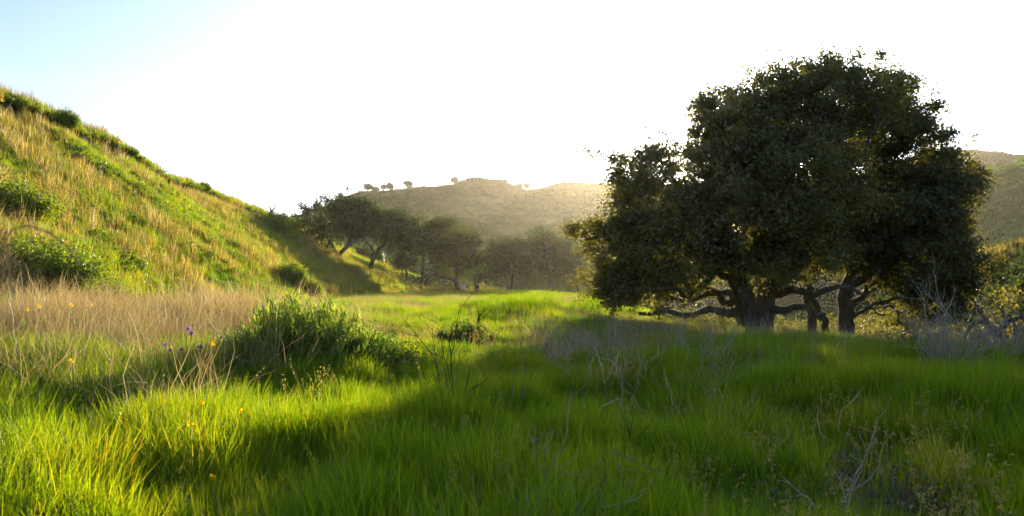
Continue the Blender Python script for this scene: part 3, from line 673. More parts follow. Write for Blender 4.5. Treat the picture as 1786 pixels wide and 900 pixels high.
g6 = grove_tree(955, 96, [('t', None, [(957, 485, 0), (955, 460, 0), (950, 440, 0)]), ('u', 't', [(957, 485, 0), (972, 465, 0)])],
    [(948, 424, 26, 18, 0, 100), (978, 440, 26, 20, 0, 100), (930, 452, 22, 20, 0, 80), (960, 465, 38, 20, 0, 110), (1000, 462, 18, 22, 0, 60)], 'hazy golden oak at the right end of the grove', 81, 0.2)
for sx, Y, rz, s, src, lab in [(708, 112, 1.9, 0.75, g4, 'small oak glimpsed behind the leaning oak'), (846, 118, 0.6, 0.8, g5, 'dim oak behind the gap between the rounded and the broad oak'),
                               (1010, 120, 2.4, 0.75, g6, 'faint oak seen just left of the huge oak'), (925, 128, 4.0, 0.85, g4, 'dim oak behind the broad low oak and the golden oak'), (775, 124, 5.0, 0.8, g5, 'dim oak right behind the rounded oak')]:
    xx = gx(sx, Y); dup(src, (xx, Y, TZ(xx, Y) - 0.1), rz, s, lab)

# low dead limb under the rounded oak
def tubes_obj(name, chains, mat, label, cat, group=None, sides=6, parent=None):
    b = Vector(chains[0][0][0])
    parts = []
    for pts, r0, r1 in chains:
        P = np.array([tuple(p) for p in pts], float)
        if len(P) > 2:      # smooth
            t = np.linspace(0, len(P) - 1, len(P) * 4); P = np.stack([np.interp(t, np.arange(len(P)), P[:, q]) for q in range(3)], -1)
            P[1:-1] = (P[:-2] + P[1:-1] * 2 + P[2:]) / 4
        parts.append(tube_chain(P - np.array(b), np.linspace(r0, r1, len(P)), sides))
    V, F, T = merge(parts)
    o = obj(name, mesh_np(name, V, F, mat, True), parent, b)
    return tag(o, label, cat, group)
YL = 88
tubes_obj('fallen_branch', [(L([(800, 497, YL), (790, 488, YL), (765, 480, YL), (745, 478, YL), (722, 490, YL)]), 0.28, 0.07), (L([(770, 481, YL), (750, 470, YL), (735, 468, YL)]), 0.10, 0.03),
    (L([(745, 478, YL), (735, 486, YL - 1), (728, 497, YL - 1)]), 0.08, 0.03)], M_BARK, 'dark fallen oak limb arching to the ground left of the walkers', 'branch')
tubes_obj('fallen_branch', [(L([(828, 498, YL), (838, 486, YL), (848, 478, YL), (862, 470, YL)]), 0.22, 0.06), (L([(846, 480, YL), (862, 486, YL), (872, 496, YL)]), 0.1, 0.04)], M_BARK, 'dark crooked limb slanting up just right of the walkers', 'branch')

# ------------------------------------------------------------------ shrubs
def shrub_mesh(rs, w_, h_, nst, per, leaf, fine=False, spread=0.5):
    """stems rising from the base with leaves along them; (stems, leaves)"""
    rg = np.random.default_rng(rs); st = []; P = []; tn = []
    for q in range(nst):
        a = rg.uniform(0, 2 * PI); k_ = rg.uniform(0, 1) ** 0.6
        tip = np.array([math.cos(a) * w_ * k_, math.sin(a) * w_ * k_, h_ * (1 - 0.55 * k_ ** 2) * rg.uniform(0.65, 1.1)])
        b0 = np.array([math.cos(a), math.sin(a), 0]) * w_ * 0.18 * k_
        t = np.linspace(0, 1, 6)[:, None]
        bow = np.array([math.cos(a), math.sin(a), -0.25]) * w_ * spread * 0.35
        C_ = b0 + (tip - b0) * t + bow * np.sin(PI * t * 0.9) * (1 - t * 0.2) + rg.normal(0, 0.02 * h_, (6, 3)) * t
        st.append(tube_chain(C_, np.linspace(0.012, 0.003, 6) * (h_ / 1.0) ** 0.5, 3))
        tt = rg.uniform(0.25 if not fine else 0.2, 1.0, per); base_ = np.stack([np.interp(tt, t[:, 0], C_[:, c]) for c in range(3)], -1)
        P.append(base_ + rg.normal(0, (0.02 if fine else 0.10) * h_, (per, 3))); tn.append(np.full(per, rg.uniform(0.1, 0.9)))
    P = np.concatenate(P); P[:, 2] = np.maximum(P[:, 2], 0.01)
    V1, F1, _ = merge(st)
    if fine:
        V2, F2, T2 = leaves(P, leaf, rs + 1, 0.13, 0.0, tint=np.concatenate(tn), droop=-2.4)
    else: V2, F2, T2 = leaves(P, leaf, rs + 1, 0.6, 0.4, tint=np.concatenate(tn))
    return V1, F1, V2, F2, T2
def shrub(name, loc, label, cat, rs, w_, h_, nst, per, leaf, mat, fine=False, group=None, spread=0.5, bark=None):
    V1, F1, V2, F2, T2 = shrub_mesh(rs, w_, h_, nst, per, leaf, fine, spread)
    root = empty(name, loc, label, cat, group)
    obj('stems', mesh_np('stems', V1, F1, bark or M_TWIG, True), root); obj('foliage', mesh_np('foliage', V2, F2, mat, False, {'tint': T2}), root)
    return root
def gp(px, Y, sink=0.05):
    x_ = gx(px, Y); return (x_, Y, TZ(x_, Y) - sink)
shrub('broom_shrub', gp(528, 12.2), 'tall feathery light green shrub with upright stems, middle left of the meadow', 'shrub', 301, 1.15, 1.32, 300, 110, 0.10, M_BROOM, True, spread=0.3, bark=M_GSTEM)
shrub('green_bush', gp(640, 12.6), 'low dense deep green bush touching the right side of the feathery shrub', 'bush', 302, 0.8, 0.85, 110, 170, 0.045, M_BUSH, spread=0.8)
shrub('green_bush', gp(440, 12.9), 'shaded deep green bush between the straw and the feathery shrub', 'bush', 303, 0.8, 0.8, 110, 170, 0.045, M_BUSH, spread=0.8)
shrub('green_bush', gp(812, 19.5), 'small rounded bush in the straw right of centre', 'bush', 304, 0.7, 0.6, 80, 120, 0.06, M_BUSH, spread=0.8)
# hillside shrubs
hs = shrub('hillside_bush', gp(60, 21.5), 'big leafy green bush at the foot of the left hill, frame edge', 'bush', 311, 1.7, 1.35, 150, 150, 0.085, M_HILLGREEN, spread=0.8, group='bushes on the left hill')
def hb(px, Y, s, rz, lab, src=hs):
    return dup(src, gp(px, Y), rz, s, lab, 'bushes on the left hill')
h2 = shrub('hillside_bush', gp(506, 49), 'green bush at the right foot of the hill, left of its darker twin', 'bush', 312, 1.0, 1.5, 90, 120, 0.11, M_HILLGREEN, spread=0.7, group='bushes on the left hill')
hb(535, 50, 0.85, 1.3, 'smaller dark bush at the right foot of the hill, right of its twin', h2)
hb(165, 24, 0.62, 2.0, 'low bush at the hill foot right of the big leafy bush', hs)
hb(8, 25, 0.9, 3.0, 'dark bush up the slope above the big leafy bush, frame edge', hs)
hb(462, 72, 1.25, 1.0, 'long dark green bush high on the far end of the hill', hs)
hb(484, 78, 1.2, 2.5, 'dark bush just below the bare snag on the hill', hs)
hb(230, 36, 0.42, 4.0, 'small dark tuft of leaves midway up the hill', hs)
hb(395, 46, 0.45, 5.2, 'small green bush low on the hill, left of the twin bushes', hs)
hb(330, 33, 0.4, 0.4, 'round green bush at the hill foot above the straw', hs)
hb(640, 74, 0.7, 0.9, 'low green bush at the end of the hill foot under the oaks', hs)
def ridge_pt(px):
    ys = np.linspace(20, 140, 2400); xs = gx(px, 1.0) * ys; e = (terrain(xs, ys) - EYE) / ys
    q = int(np.argmax(e)); return (float(xs[q]), float(ys[q]), float(terrain(xs[q:q + 1], ys[q:q + 1])[0]) - 0.1)
for px, s, lab, rz in [(116, 0.6, 'green bush on the hill skyline, highest of the skyline bushes', .3), (230, 0.35, 'small bush on the hill skyline between two others', 1.7), (356, 0.5, 'round bush on the hill skyline, lowest of the skyline bushes', 3.1)]:
    dup(h2, ridge_pt(px), rz, s, lab, 'bushes on the hill skyline')
# dead snag
pr = Vector(ridge_pt(474)); YS = pr.y; k_ = YS / FPX
def rel(dx, dy, dz=0): return pr + Vector((dx * k_, dz, dy * k_))
tubes_obj('dead_tree', [([rel(4, -24), rel(3, -8), rel(1, 4), rel(-1, 10), rel(-3, 16), rel(-9, 20)], 0.2, 0.03), ([rel(-1, 9), rel(5, 15), rel(7, 22), rel(12, 24)], 0.10, 0.02), ([rel(-3, 16), rel(-2, 22)], .05, .02), ([rel(6, 18), rel(3, 22)], .05, .02)],
    M_DARKTWIG, 'small bare dead tree standing on the end of the left hill', 'tree')

# creek side bushes
crk = shrub('creek_bush', gp(1245, 40), 'sunlit yellow green bush seen under the left limbs of the huge oak', 'bush', 331, 1.5, 1.9, 110, 150, 0.10, M_CREEK, group='bushes along the creek', spread=0.7)
for px, Y, s, rz, lab in [(1190, 44, 0.9, 1, 'yellow green bush at the left end under the huge oak limbs'), (1375, 41, 1.0, 2, 'bright bush glimpsed between the two large oak trunks'), (1510, 42, 0.9, 3, 'dim bush behind the right oak trunk'),
                          (1085, 58, 0.8, 4, 'small bush below the left edge of the huge oak'), (1775, 26, 1.35, 5, 'yellow tipped bush at the right frame edge above the dead branches'), (1560, 36, 0.9, 0.5, 'dark bush in the hollow right of the oak trunks'), (1640, 33, 0.8, 2.2, 'dark bush in the hollow under the right oak crown'), (1300, 46, 1.0, 2.8, 'bright bush behind the forked trunk of the huge oak')]:
    dup(crk, gp(px, Y, 0.1), rz, s, lab, 'bushes along the creek')
C_UNDER = tuft_collection('under_mound', [leafy_mound(520, 1.3, 1.5, 0.16, 800 + q) for q in range(NV)], M_OAK)
rg = np.random.default_rng(55); n = 520; y = rg.uniform(34, 62, n); x = edge_x(y) + rg.uniform(6, 26, n)
k = x / y < 0.72
scatter('creek_undergrowth', C_UNDER, NV, x[k], y[k], rg.uniform(0.5, 1.25, k.sum()), sink=0.1)
n = 330; y = rg.uniform(87, 118, n); x = rg.uniform(-17, 14, n); k = rg.uniform(0, 1, n) < 0.75
scatter('grove_undergrowth', C_UNDER, NV, x[k], y[k], rg.uniform(0.5, 1.3, k.sum()), sink=0.1)

# branching dead plants
def branchy(rs, n, h_, spread, r0, levels=3, crook=0.15, flat=0.0):
    rg = np.random.default_rng(rs); parts = []
    def br(p, d, L_, r_, lv):
        k = 5; pts = [p]; dd = d.copy()
        for q in range(k):
            dd = dd + rg.normal(0, crook, 3); dd[2] += 0.02; dd /= np.linalg.norm(dd); p = p + dd * L_ / k; 
            p = p.copy(); p[2] = max(p[2], 0.01); pts.append(p)
        parts.append(tube_chain(np.array(pts), np.linspace(r_, r_ * 0.45, k + 1), 4))
        if lv > 0:
            for q in range(rg.integers(2, 5)):
                i_ = rg.integers(1, k + 1); nd = dd + rg.normal(0, 0.55, 3); nd[2] = abs(nd[2]) * (1 - flat); nd /= np.linalg.norm(nd)
                br(pts[i_], nd, L_ * rg.uniform(0.35, 0.65), r_ * 0.55, lv - 1)
    for q in range(n):
        a = rg.uniform(0, 2 * PI); s = spread * rg.uniform(0.3, 1)
        d = np.array([math.cos(a) * s, math.sin(a) * s, 1.0]); d /= np.linalg.norm(d)
        br(np.array([math.cos(a) * 0.03, math.sin(a) * 0.03, 0.0]), d, h_ * rg.uniform(0.55, 0.85), r0, levels)
    return merge(parts)
def dead_plant(name, loc, label, cat, rs, n, h_, spread, r0, mat, levels=3, crook=0.15, group=None, flat=0.0):
    V, F, T = branchy(rs, n, h_, spread, r0, levels, crook, flat)
    return tag(obj(name, mesh_np(name, V, F, mat, True), None, loc), label, cat, group)
dead_plant('dead_weed', gp(792, 8.6), 'tall dark leafless weed with thin side twigs, centre of the meadow', 'weed', 401, 5, 1.35, 0.35, 0.009, M_DARKTWIG, 2, 0.07)
dead_plant('dead_weed', gp(835, 24), 'dark dry seed stalk standing in straw below the walkers', 'weed', 402, 3, 0.95, 0.2, 0.02, M_DARKTWIG, 2, 0.07)
dead_plant('dead_weed', gp(884, 8.0), 'thin grey dead weed right of the tall dark one', 'weed', 403, 3, 0.95, 0.2, 0.005, M_TWIG, 2, 0.08)
dead_plant('dead_weed', gp(1092, 6.0), 'single thin dark stalk in shaded grass right of centre', 'weed', 404, 1, 1.0, 0.05, 0.006, M_DARKTWIG, 1, 0.06)
dead_plant('dead_shrub', gp(955, 4.3), 'bleached tangle of bare twigs at the bottom edge', 'dead shrub', 405, 16, 0.66, 1.0, 0.007, M_BLEACH, 2, 0.16)
dead_plant('dead_shrub', gp(935, 5.2), 'small bleached twigs poking from grass above the bottom tangle', 'dead shrub', 406, 6, 0.78, 0.7, 0.006, M_BLEACH, 2, 0.2)
dead_plant('dead_shrub', gp(1490, 4.4), 'bleached forked stick rising from grass, bottom right', 'dead shrub', 407, 2, 0.72, 0.4, 0.008, M_BLEACH, 2, 0.18)
dead_plant('dead_shrub', gp(1655, 12.2), 'largest bleached dead shrub with arching twigs, right side', 'dead shrub', 408, 34, 1.35, 0.75, 0.011, M_BLEACH, 3, 0.15)
dead_plant('dead_shrub', gp(1575, 13.4), 'grey dead shrub just left of the largest bleached one', 'dead shrub', 409, 20, 1.0, 0.8, 0.009, M_TWIG, 3, 0.16)
dead_plant('dead_shrub', gp(1760, 13.5), 'grey dead shrub at the right frame edge', 'dead shrub', 410, 20, 1.1, 0.8, 0.010, M_BLEACH, 3, 0.15)
dead_plant('dead_shrub', gp(1230, 12.5), 'pale thin dead shrub in front of the huge oak', 'dead shrub', 411, 12, 0.9, 0.6, 0.008, M_BLEACH, 3, 0.14)
dead_plant('dead_shrub', gp(1060, 13), 'pale dead shrub standing left of the oak shade, many upright twigs', 'dead shrub', 412, 12, 1.15, 0.5, 0.008, M_BLEACH, 3, 0.14)
dead_plant('dead_shrub', gp(1575, 5.7), 'flattened brown dead tangle in a bare patch, lower right', 'dead shrub', 413, 34, 0.5, 2.4, 0.005, M_TWIG, 2, 0.2, flat=0.7)
dead_plant('dead_shrub', gp(1475, 6.9), 'small flattened dead tangle left of the bare patch', 'dead shrub', 414, 20, 0.46, 2.4, 0.005, M_TWIG, 2, 0.2, flat=0.7)
z5 = TZ(gx(1110, 5.2), 5.2)
tubes_obj('fallen_twig', [([(gx(1065, 5.4), 5.4, z5 + .47), (gx(1110, 5.3), 5.3, z5 + .42), (gx(1168, 5.1), 5.1, z5 + .36)], 0.006, 0.004)], M_TWIG, 'thin straight twig lying slanted across the grass', 'twig')
z5 = TZ(gx(1065, 6.5), 6.5)
tubes_obj('bent_stalk', [([(gx(1075, 6.6), 6.6, z5), (gx(1080, 6.6), 6.6, z5 + .5), (gx(1082, 6.6), 6.6, z5 + .66), (gx(1050, 6.5), 6.5, z5 + .60)], 0.0016, 0.0045)], M_BLEACH, 'broken pale stalk with its tip bent over to the left', 'stalk')

# dead branches beside the right frame edge
YD = 24
tubes_obj('dead_branches', [(L([(1745, 605, YD), (1740, 580, YD), (1722, 562, YD), (1710, 545, YD), (1696, 520, YD)]), 0.12, 0.03), (L([(1724, 563, YD), (1700, 560, YD), (1688, 575, YD), (1680, 598, YD)]), 0.08, 0.02),
    (L([(1740, 580, YD), (1760, 560, YD), (1786, 552, YD), (1815, 556, YD)]), 0.09, 0.03), (L([(1735, 575, YD), (1718, 585, YD), (1712, 600, YD)]), 0.06, 0.02), (L([(1755, 563, YD), (1750, 545, YD), (1738, 532, YD)]), 0.05, 0.015),
    (L([(1770, 600, YD), (1772, 570, YD), (1760, 545, YD)]), 0.07, 0.02)], M_BARK, 'gnarled dark bare branches beside the right frame edge', 'branches')

def tussock(px, Y, s, label, rs):
    ps = []; rg = np.random.default_rng(rs)
    for q in range(16):
        V, F, T = strip_blades(70, 0.32, 0.35, 0.85, 0.02, 0.16, 0.35, rs * 20 + q, 4)
        V = V * s; V[:, :2] += rg.normal(0, 0.62, 2) * s * np.array([1.25, .7]); ps.append((V, F, T))
    V, F, T = merge(ps)
    return tag(obj('grass_tussock', mesh_np('grass_tussock', V, F, M_GRASS, attrs={'tint': T}), None, gp(px, Y)), label, 'tussock', 'tall grass tussocks')
tussock(935, 31, 1.35, 'tall rounded grass tussock in the middle of the far meadow', 21)
tussock(815, 27, 0.9, 'grass tussock in the straw left of the large rounded one', 22)
tussock(1180, 13.5, 0.6, 'low grass tussock in shade before the huge oak', 23)
# ------------------------------------------------------------------ flowers
M_PURPLE = leaf_mat('thistle_purple', [(0.0, (0.34, 0.16, 0.42)), (1.0, (0.50, 0.28, 0.58))], (1.3, 1.2, 1.3), 0.5, gloss=0.0); M_YELLOW = leaf_mat('flower_yellow', [(0.0, (0.75, 0.45, 0.01)), (1.0, (0.85, 0.62, 0.02))], (1.2, 1.1, 0.6), 0.5, gloss=0.0); M_STEM = plain('flower_stem', (0.08, 0.14, 0.03))
def flower(name, petals, label, cat, group, kind, h_, loc):
    root = empty(name, loc, label, cat, group)
    C_ = np.array([[0, 0, 0], [0.02, 0.01, h_ * .4], [0.01, 0.02, h_ * .75], [0.03, 0.02, h_]])
    obj('stem', mesh_np('stem', *tube_chain(C_, np.linspace(0.005, 0.003, 4), 4)[:2], M_STEM, True), root)
    rg = np.random.default_rng(11)
    P = np.repeat(C_[-1][None], petals, 0)
    if kind == 'thistle':
        V, F, T = leaves(P, 0.034, 13, 0.35, 0.0, droop=-1.0); m = M_PURPLE
    else:
        V, F, T = leaves(P, 0.026, 14, 0.7, 1.0, droop=-0.4); m = M_YELLOW
    obj('flower_head', mesh_np('flower_head', V, F, m), root)
    for q, c_ in enumerate([C_[1], C_[2], C_[1] * .7]):
        V, F, T = leaves(c_[None], 0.07, 15 + q, 0.3, 0.6)
        obj('leaf', mesh_np('leaf', V, F, M_BUSH, attrs={'tint': T}), root)
    return root
th = [(283, 603, 10.6), (293, 612, 10.2), (312, 611, 10.2), (325, 575, 10.8), (330, 583, 10.6), (348, 606, 10.0)]
names = ['leftmost', 'second from left', 'third from left', 'topmost', 'fourth from left', 'rightmost']
def fl_h(px, py, Y): b = gp(px, Y, 0); return b, max(0.3, EYE + (HY - py) / FPX * Y - b[2])
t0 = None
for (px, py, Y), nm in zip(th, names):
    b, h_ = fl_h(px, py, Y); lab = 'purple thistle head against the dark straw, %s of the thistles' % nm
    if t0 is None: t0 = flower('thistle', 46, lab, 'flower', 'purple thistles by the straw', 'thistle', h_, b); hh0 = h_
    else: dup(t0, b, Y * 3, (1, 1, h_ / hh0), lab)
yl = [(367, 597, 9.6, 'yellow flower right of the thistles, higher of the pair'), (376, 600, 9.5, 'yellow flower right of the thistles, lower of the pair'), (132, 630, 8.2, 'large yellow flower in front of the straw, left side'), (45, 540, 11.5, 'yellow flower high in the straw near the left frame edge'),
      (73, 535, 12, 'yellow flower high in the straw, second from the frame edge'), (130, 533, 12, 'yellow flower high in the straw above the large yellow flower'), (350, 703, 6.5, 'small yellow flower in the bright grass below the thistles'), (411, 718, 6.2, 'small yellow flower in the bright grass, right of a similar one'),
      (338, 738, 5.8, 'small yellow flower low in the bright grass, lowest of three'), (384, 833, 4.3, 'lone orange yellow flower near the bottom left'), (155, 535, 12.5, 'yellow flower high in the straw, rightmost of the row')]
y0_ = None
for px, py, Y, lab in yl:
    b, h_ = fl_h(px, py, Y)
    if y0_ is None: y0_ = flower('yellow_flower', 16, lab, 'flower', 'yellow flowers', 'yellow', h_, b); hy0 = h_
    else: dup(y0_, b, Y * 5, (1, 1, h_ / hy0), lab)

# seed stalks close to the lens, left
for pts, lab in [([(0, 432, 1.5), (22, 398, 1.5), (52, 393, 1.5), (90, 408, 1.5), (120, 432, 1.5), (138, 462, 1.5)], 'blurred arching dry grass stem close by, lower left'),
                 ([(-60, 470, 1.5), (-20, 430, 1.5), (10, 440, 1.5), (30, 462, 1.5)], 'blurred drooping dry grass stem at the left frame edge')]:
    P = [at(*p) for p in pts]; b0 = P[0].copy() + Vector((-0.35, 0, 0)); b0.z = TZ(b0.x, b0.y); 
    tubes_obj('arching_grass', [([b0, b0.lerp(P[0], .5)] + P, 0.0012, 0.0020)], M_GRASSDRY, lab, 'grass', 'near arching grasses', 5)

# ------------------------------------------------------------------ two walkers
def skin_mesh(name, verts, edges, radii, mat, parent, sub=2):
    me = bpy.data.meshes.new(name); me.from_pydata(verts, edges, []); me.materials.append(mat)
    o = obj(name, me, parent)
    sm = o.modifiers.new('skin', 'SKIN'); me.skin_vertices.new() if not me.skin_vertices else None
    for q, r_ in enumerate(radii): me.skin_vertices[0].data[q].radius = (r_, r_) if isinstance(r_, float) else r_
    me.skin_vertices[0].data[0].use_root = True
    sm.use_smooth_shade = True; s = o.modifiers.new('sub', 'SUBSURF'); s.levels = sub; s.render_levels = sub
    return o
M_SKIN = plain('skin', (0.42, 0.26, 0.19)); M_WHITE = plain('white_shirt', (0.72, 0.70, 0.76)); M_BLACK = plain('black_cloth', (0.02, 0.02, 0.024)); M_JEAN = plain('grey_trousers', (0.22, 0.22, 0.25)); M_HAIRD = plain('dark_hair', (0.03, 0.02, 0.015)); M_HAIRB = plain('blond_hair', (0.35, 0.24, 0.12))
def person(px, Y, rz, raised, shirt, trousers, hair, label, long_hair):
    x_, y_, z_ = gp(px, Y, 0.0); root = empty('person', (x_, y_, z_), label, 'person'); root.rotation_euler = (0, 0, rz)
    J = [(0, 0, .95), (0, 0, 1.15), (0, 0, 1.38), (0, 0, 1.50), (0, -.01, 1.58), (0, -.015, 1.66)]
    E = [(0, 1), (1, 2), (2, 3), (3, 4), (4, 5)]; Rr = [(.155, .105), (.135, .095), (.15, .10), .055, .085, .075]
    def limb(pts, rs_, root_i):
        s = len(J); J.extend(pts); Rr.extend(rs_); E.append((root_i, s)); E.extend((s + q, s + q + 1) for q in range(len(pts) - 1))
    for sg in (-1, 1):
        limb([(sg * .10, 0, .86), (sg * .11, .0, .50), (sg * .11, .03, .08), (sg * .12, -.12, .04)], [.085, .06, .045, .04], 0)
        if raised: limb([(sg * .19, 0, 1.42), (sg * .38, -.06, 1.52), (sg * .16, -.03, 1.66), (sg * .11, -.03, 1.69)], [.055, .042, .032, .034], 2)
        else: limb([(sg * .19, 0, 1.40), (sg * .23, -.02, 1.14), (sg * .22, -.08, .90), (sg * .21, -.10, .82)], [.055, .042, .032, .034], 2)
    Rr = [(float(a), float(a)) if not isinstance(a, tuple) else a for a in Rr]
    skin_mesh('body', J, E, Rr, M_SKIN, root)
    sv = [(0, 0, .88), (0, 0, 1.12), (0, 0, 1.36), (0, 0, 1.44)]; se = [(0, 1), (1, 2), (2, 3)]; sr = [(.175, .125), (.155, .115), (.17, .12), (.09, .08)]
    for sg in (-1, 1):
        a = [(sg * .19, 0, 1.42), (sg * .34, -.05, 1.50)] if raised else [(sg * .19, 0, 1.40), (sg * .235, -.02, 1.13), (sg * .225, -.07, .95)]
        s = len(sv); sv += a; sr += [(.072, .072), (.055, .055)] + ([] if raised else [(.045, .045)]); se.append((2, s)); se += [(s + q, s + q + 1) for q in range(len(a) - 1)]
    skin_mesh('shirt', sv, se, sr, shirt, root)
    skin_mesh('trousers', [(0, 0, .94), (-.10, 0, .84), (-.11, 0, .5), (-.11, .03, .12), (.10, 0, .84), (.11, 0, .5), (.11, .03, .12)], [(0, 1), (1, 2), (2, 3), (0, 4), (4, 5), (5, 6)],
              [(.165, .118), (.1, .1), (.075, .075), (.065, .065), (.1, .1), (.075, .075), (.065, .065)], trousers, root)
    hv = [(0, .02, 1.70), (0, .05, 1.62)] + ([(0, .09, 1.48), (0, .11, 1.36)] if long_hair else []); hr = [(.09, .09), (.095, .08)] + ([(.08, .05), (.05, .03)] if long_hair else [])
    skin_mesh('hair', hv, [(q, q + 1) for q in range(len(hv) - 1)], hr, hair, root)
    return root
person(809, 86, 0.3 + PI, True, M_WHITE, M_JEAN, M_HAIRD, 'walker in a white shirt with both hands raised to the dark haired head', False)
person(832, 87, 2.6, False, M_BLACK, M_BLACK, M_HAIRB, 'walker in black clothes with long blond hair, right of the other', True)

# ------------------------------------------------------------------ houses and trees on the far hill
M_WALL = plain('house_wall', (0.20, 0.17, 0.14)); M_ROOF = rough_mat('roof_tiles', [(0.3, (0.10, 0.06, 0.045)), (0.7, (0.17, 0.11, 0.08))], 2, 5, 0.4); M_PANE = plain('window_glass', (0.05, 0.06, 0.07), 0.1)
def boxes(bl):
    Vs, Fs, o_ = [], [], 0
    for x0, x1, y0, y1, z0, z1 in bl:
        v = [(a, b, c) for c in (z0, z1) for b in (y0, y1) for a in (x0, x1)]; Vs += v
        Fs += [[q + o_ for q in f] for f in ((0, 1, 3, 2)[::-1], (4, 5, 7, 6), (0, 1, 5, 4), (1, 3, 7, 5), (3, 2, 6, 7), (2, 0, 4, 6))]; o_ += 8
    return np.array(Vs, float), [np.array(Fs)]
def ridge450(px):
    ys = np.linspace(380, 520, 1400); xs = gx(px, 1.0) * ys; e = (terrain(xs, ys) - EYE) / ys; q = int(np.argmax(e)); return float(xs[q]), float(ys[q]), float(terrain(xs[q:q + 1], ys[q:q + 1])[0])
def house(px, wid, dep, hw, hr, label, wing):
    x_, y_, z_ = ridge450(px); root = empty('house', (x_, y_ + 1, z_ - 0.5), label, 'house', 'houses on the far hilltop')
    obj('wall', mesh_np('wall', *boxes([(-wid / 2, wid / 2, -dep / 2, dep / 2, -2, hw)] + ([(wid / 2 + .003, wid / 2 + 2.5, -dep / 2 + 1, dep / 2 - 1, -2, hw - .6)] if wing else [])), M_WALL), root)
    a, b, e = wid / 2 + .6, dep / 2 + .6, wid / 2 - dep * 0.42
    V = np.array([(-a, -b, hw), (a, -b, hw), (a, b, hw), (-a, b, hw), (-e, 0, hw + hr), (e, 0, hw + hr), (-a, -b, hw - .2), (a, -b, hw - .2), (a, b, hw - .2), (-a, b, hw - .2)])
    r_ = obj('roof', mesh_np('roof', V, [np.array([(0, 1, 5, 4), (2, 3, 4, 5), (0, 6, 7, 1), (1, 7, 8, 2), (2, 8, 9, 3), (3, 9, 6, 0), (9, 8, 7, 6)]), np.array([(1, 2, 5), (3, 0, 4)])], M_ROOF), root)
    obj('chimney', mesh_np('chimney', *boxes([(e * .3, e * .3 + .8, .4, 1.2, hw, hw + hr + .5)]), M_WALL), r_)
    for q in range(5):
        xq = -wid / 2 + wid * (q + .5) / 5; obj('window', mesh_np('window', *boxes([(xq - .5, xq + .5, -dep / 2 - .05, -dep / 2 - .004, 0.3, hw - .3)]), M_PANE), root)
house(830, 9.0, 7, 1.7, 1.1, 'low hip roofed house on the far hilltop, left one of two', True)
house(868, 9.0, 7, 1.4, 0.9, 'low hip roofed house on the far hilltop, right one of two', False)
def small_tree(px, hpx, wpx, label, rs, lift=0.3, src=None, rounder=0.5):
    x_, y_, z_ = ridge450(px); k = y_ / FPX; h_ = hpx * k * .85; w_ = wpx * k / 2 * .85
    b = (x_, y_, z_ - 0.3)
    tr = [('t', None, [b, (x_, y_, z_ + h_ * 0.25), (x_ + .1, y_, z_ + h_ * 0.5)])]
    rg = random.Random(rs)
    bl = [((x_ + rg.uniform(-.5, .5) * w_, y_ + rg.uniform(-.4, .4) * w_, z_ + h_ * (lift + (1 - lift) * rg.uniform(.35, .7))), (w_ * .6, w_ * .6, h_ * (1 - lift) * 0.42), 26) for q in range(5)]
    return build_tree('hilltop_tree', b, tr, bl, label, group='trees on the far hilltop', per=45, rad=0.6, leaf=0.32, step=0.8, tip_r=0.04, base_r=0.22, rs=rs, mat=M_OAKFAR, rmin=0.05, shell=0.3)
small_tree(641, 13, 17, 'round tree at the left end of the far hilltop', 501, 0.2)
small_tree(669, 9, 7, 'tiny thin tree on the far hilltop, right of the leftmost', 502, 0.45)
small_tree(681, 10, 10, 'small tree on the far hilltop left of the dense round one', 503, 0.35)
small_tree(711, 12, 20, 'dense round tree on the far hilltop left of the palm', 504, 0.05)
small_tree(792, 13, 10, 'small spreading tree on the far hilltop touching the palm', 505, 0.5)
small_tree(903, 10, 18, 'dark rounded tree right of the hilltop houses', 506, 0.0)
small_tree(919, 12, 8, 'narrow tree on the far hilltop, rightmost of all', 507, 0.1)
small_tree(656, 5, 8, 'very low bush like tree on the far hilltop, second from left', 508, 0.0)
small_tree(848, 5, 12, 'low garden tree between the two hilltop houses', 509, 0.0)
x_, y_, z_ = ridge450(785); hp = 5.8
pr_ = empty('palm_tree', (x_, y_, z_ - 0.3), 'thin tall palm sticking up from the far hilltop', 'tree', 'trees on the far hilltop')
obj('trunk', mesh_np('trunk', *tube_chain(np.array([(0, 0, 0), (.1, 0, 2), (.05, 0, 4), (0, 0, hp)]), np.array([.2, .13, .11, .12]), 6)[:2], M_BARK, True), pr_)
fr = []
rg = np.random.default_rng(9)
for q in range(46):
    a = rg.uniform(0, 2 * PI); e = rg.uniform(-1.1, 1.3); d = np.array([math.cos(a) * math.cos(e), math.sin(a) * math.cos(e), math.sin(e)]); s = np.array([-math.sin(a), math.cos(a), 0]) * .12
    c0 = np.array([0, 0, hp]); p1 = c0 + d * .8; p2 = c0 + d * 1.35 + np.array([0, 0, -.35])
    fr.append((np.array([c0 - s * .3, c0 + s * .3, p1 + s, p1 - s, p2]), [np.array([[0, 1, 2, 3]]), np.array([[3, 2, 4]])], np.full(5, .3)))
V, F, T = merge(fr); obj('crown', mesh_np('crown', V, F, M_OAKFAR, attrs={'tint': T}), pr_)

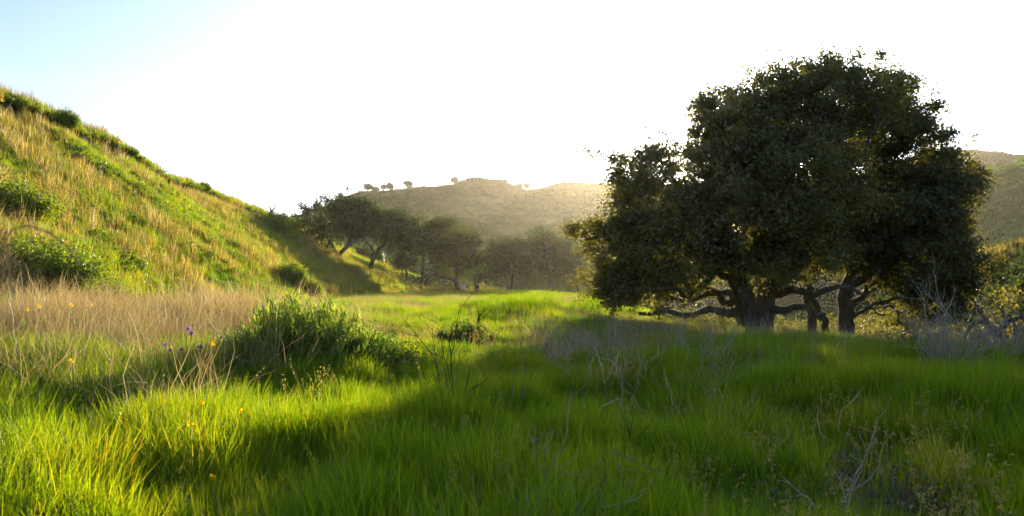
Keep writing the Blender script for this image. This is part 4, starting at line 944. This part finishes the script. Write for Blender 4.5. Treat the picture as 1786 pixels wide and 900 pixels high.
# scrub growing on the far hills: leafy masses nobody could count
C_SCRUB = tuft_collection('scrub_mound', [leafy_mound(150, 2.6, 2.0, 0.8, 600 + q) for q in range(NV)], M_OAKFAR)
rg = np.random.default_rng(31); n = 85000
x = rg.uniform(-230, 520, n); y = rg.uniform(170, 545, n)
dn = fbm(x, y, 40, 4, 101)
k = (rg.uniform(0, 1, n) < sstep(.42, .56, dn) * 0.8 + 0.12) & (np.abs(x / y) < 1.0) & ~((y > 425) & (y < 470) & (x < 130)) & ~((y > 505) & (x > 130))
x, y = x[k], y[k]
C_SCRUBG = tuft_collection('green_scrub_mound', [leafy_mound(150, 2.6, 1.6, 0.8, 640 + q) for q in range(NV)], M_BUSH)
gr = (x > 55) & (y < 330)
scatter('hill_scrub', C_SCRUB, NV, x[~gr], y[~gr], rg.uniform(0.35, 0.9, (~gr).sum()), sink=0.4)
scatter('green_hill_scrub', C_SCRUBG, NV, x[gr], y[gr], rg.uniform(0.3, 1.0, gr.sum()), sink=0.4)
# scrub on the creek bank
n = 26000; x = rg.uniform(14, 150, n); y = rg.uniform(22, 165, n)
k = (x - edge_x(y) > 13) & (x / y < 1.1) & (rg.uniform(0, 1, n) < sstep(.40, .55, fbm(x, y, 9, 3, 103)) * .8 + .15); x, y = x[k], y[k]
scatter('bank_scrub', C_SCRUB, NV, x, y, rg.uniform(0.15, 0.45, len(x)), sink=0.1)
n = 30000; x = rg.uniform(24, 150, n); y = rg.uniform(22, 150, n); d = x - edge_x(y)
k = (d > 35) & (d < 66) & (x / y < 1.1); x, y = x[k], y[k]
scatter('bank_top_grass', C_GOLD, NV, x, y, rg.uniform(0.4, 0.8, len(x)))
# bushes lining the valley behind the grove
n = 260; x = rg.uniform(-70, 60, n); y = rg.uniform(118, 190, n); k = (np.abs(x / y) < 0.5)
scatter('valley_scrub', C_SCRUB, NV, x[k], y[k], rg.uniform(0.7, 1.5, k.sum()), sink=0.2)

# ------------------------------------------------------------------ the air
V, F = boxes([(-2600, 2600, -2600, 2600, -8, 112)])
zmin = float(GZ.min()); zmax = float(GZ.max())
V[:, 2] = np.where(V[:, 2] < 0, zmin - 1.0, max(zmax, 92) + 4)
m, t = new_mat('haze_air'); pv = N(t, 'ShaderNodeVolumePrincipled'); o_ = N(t, 'ShaderNodeOutputMaterial'); t.links.new(pv.outputs[0], o_.inputs['Volume'])
pv.inputs['Density'].default_value = 0.00010; pv.inputs['Color'].default_value = (1.0, 0.91, 0.74, 1); pv.inputs['Anisotropy'].default_value = 0.79
hz = obj('haze', mesh_np('haze', V, F, m)); tag(hz, kind='stuff')
print('SCENE z range', zmin, zmax, 'oak base', bA, bB)
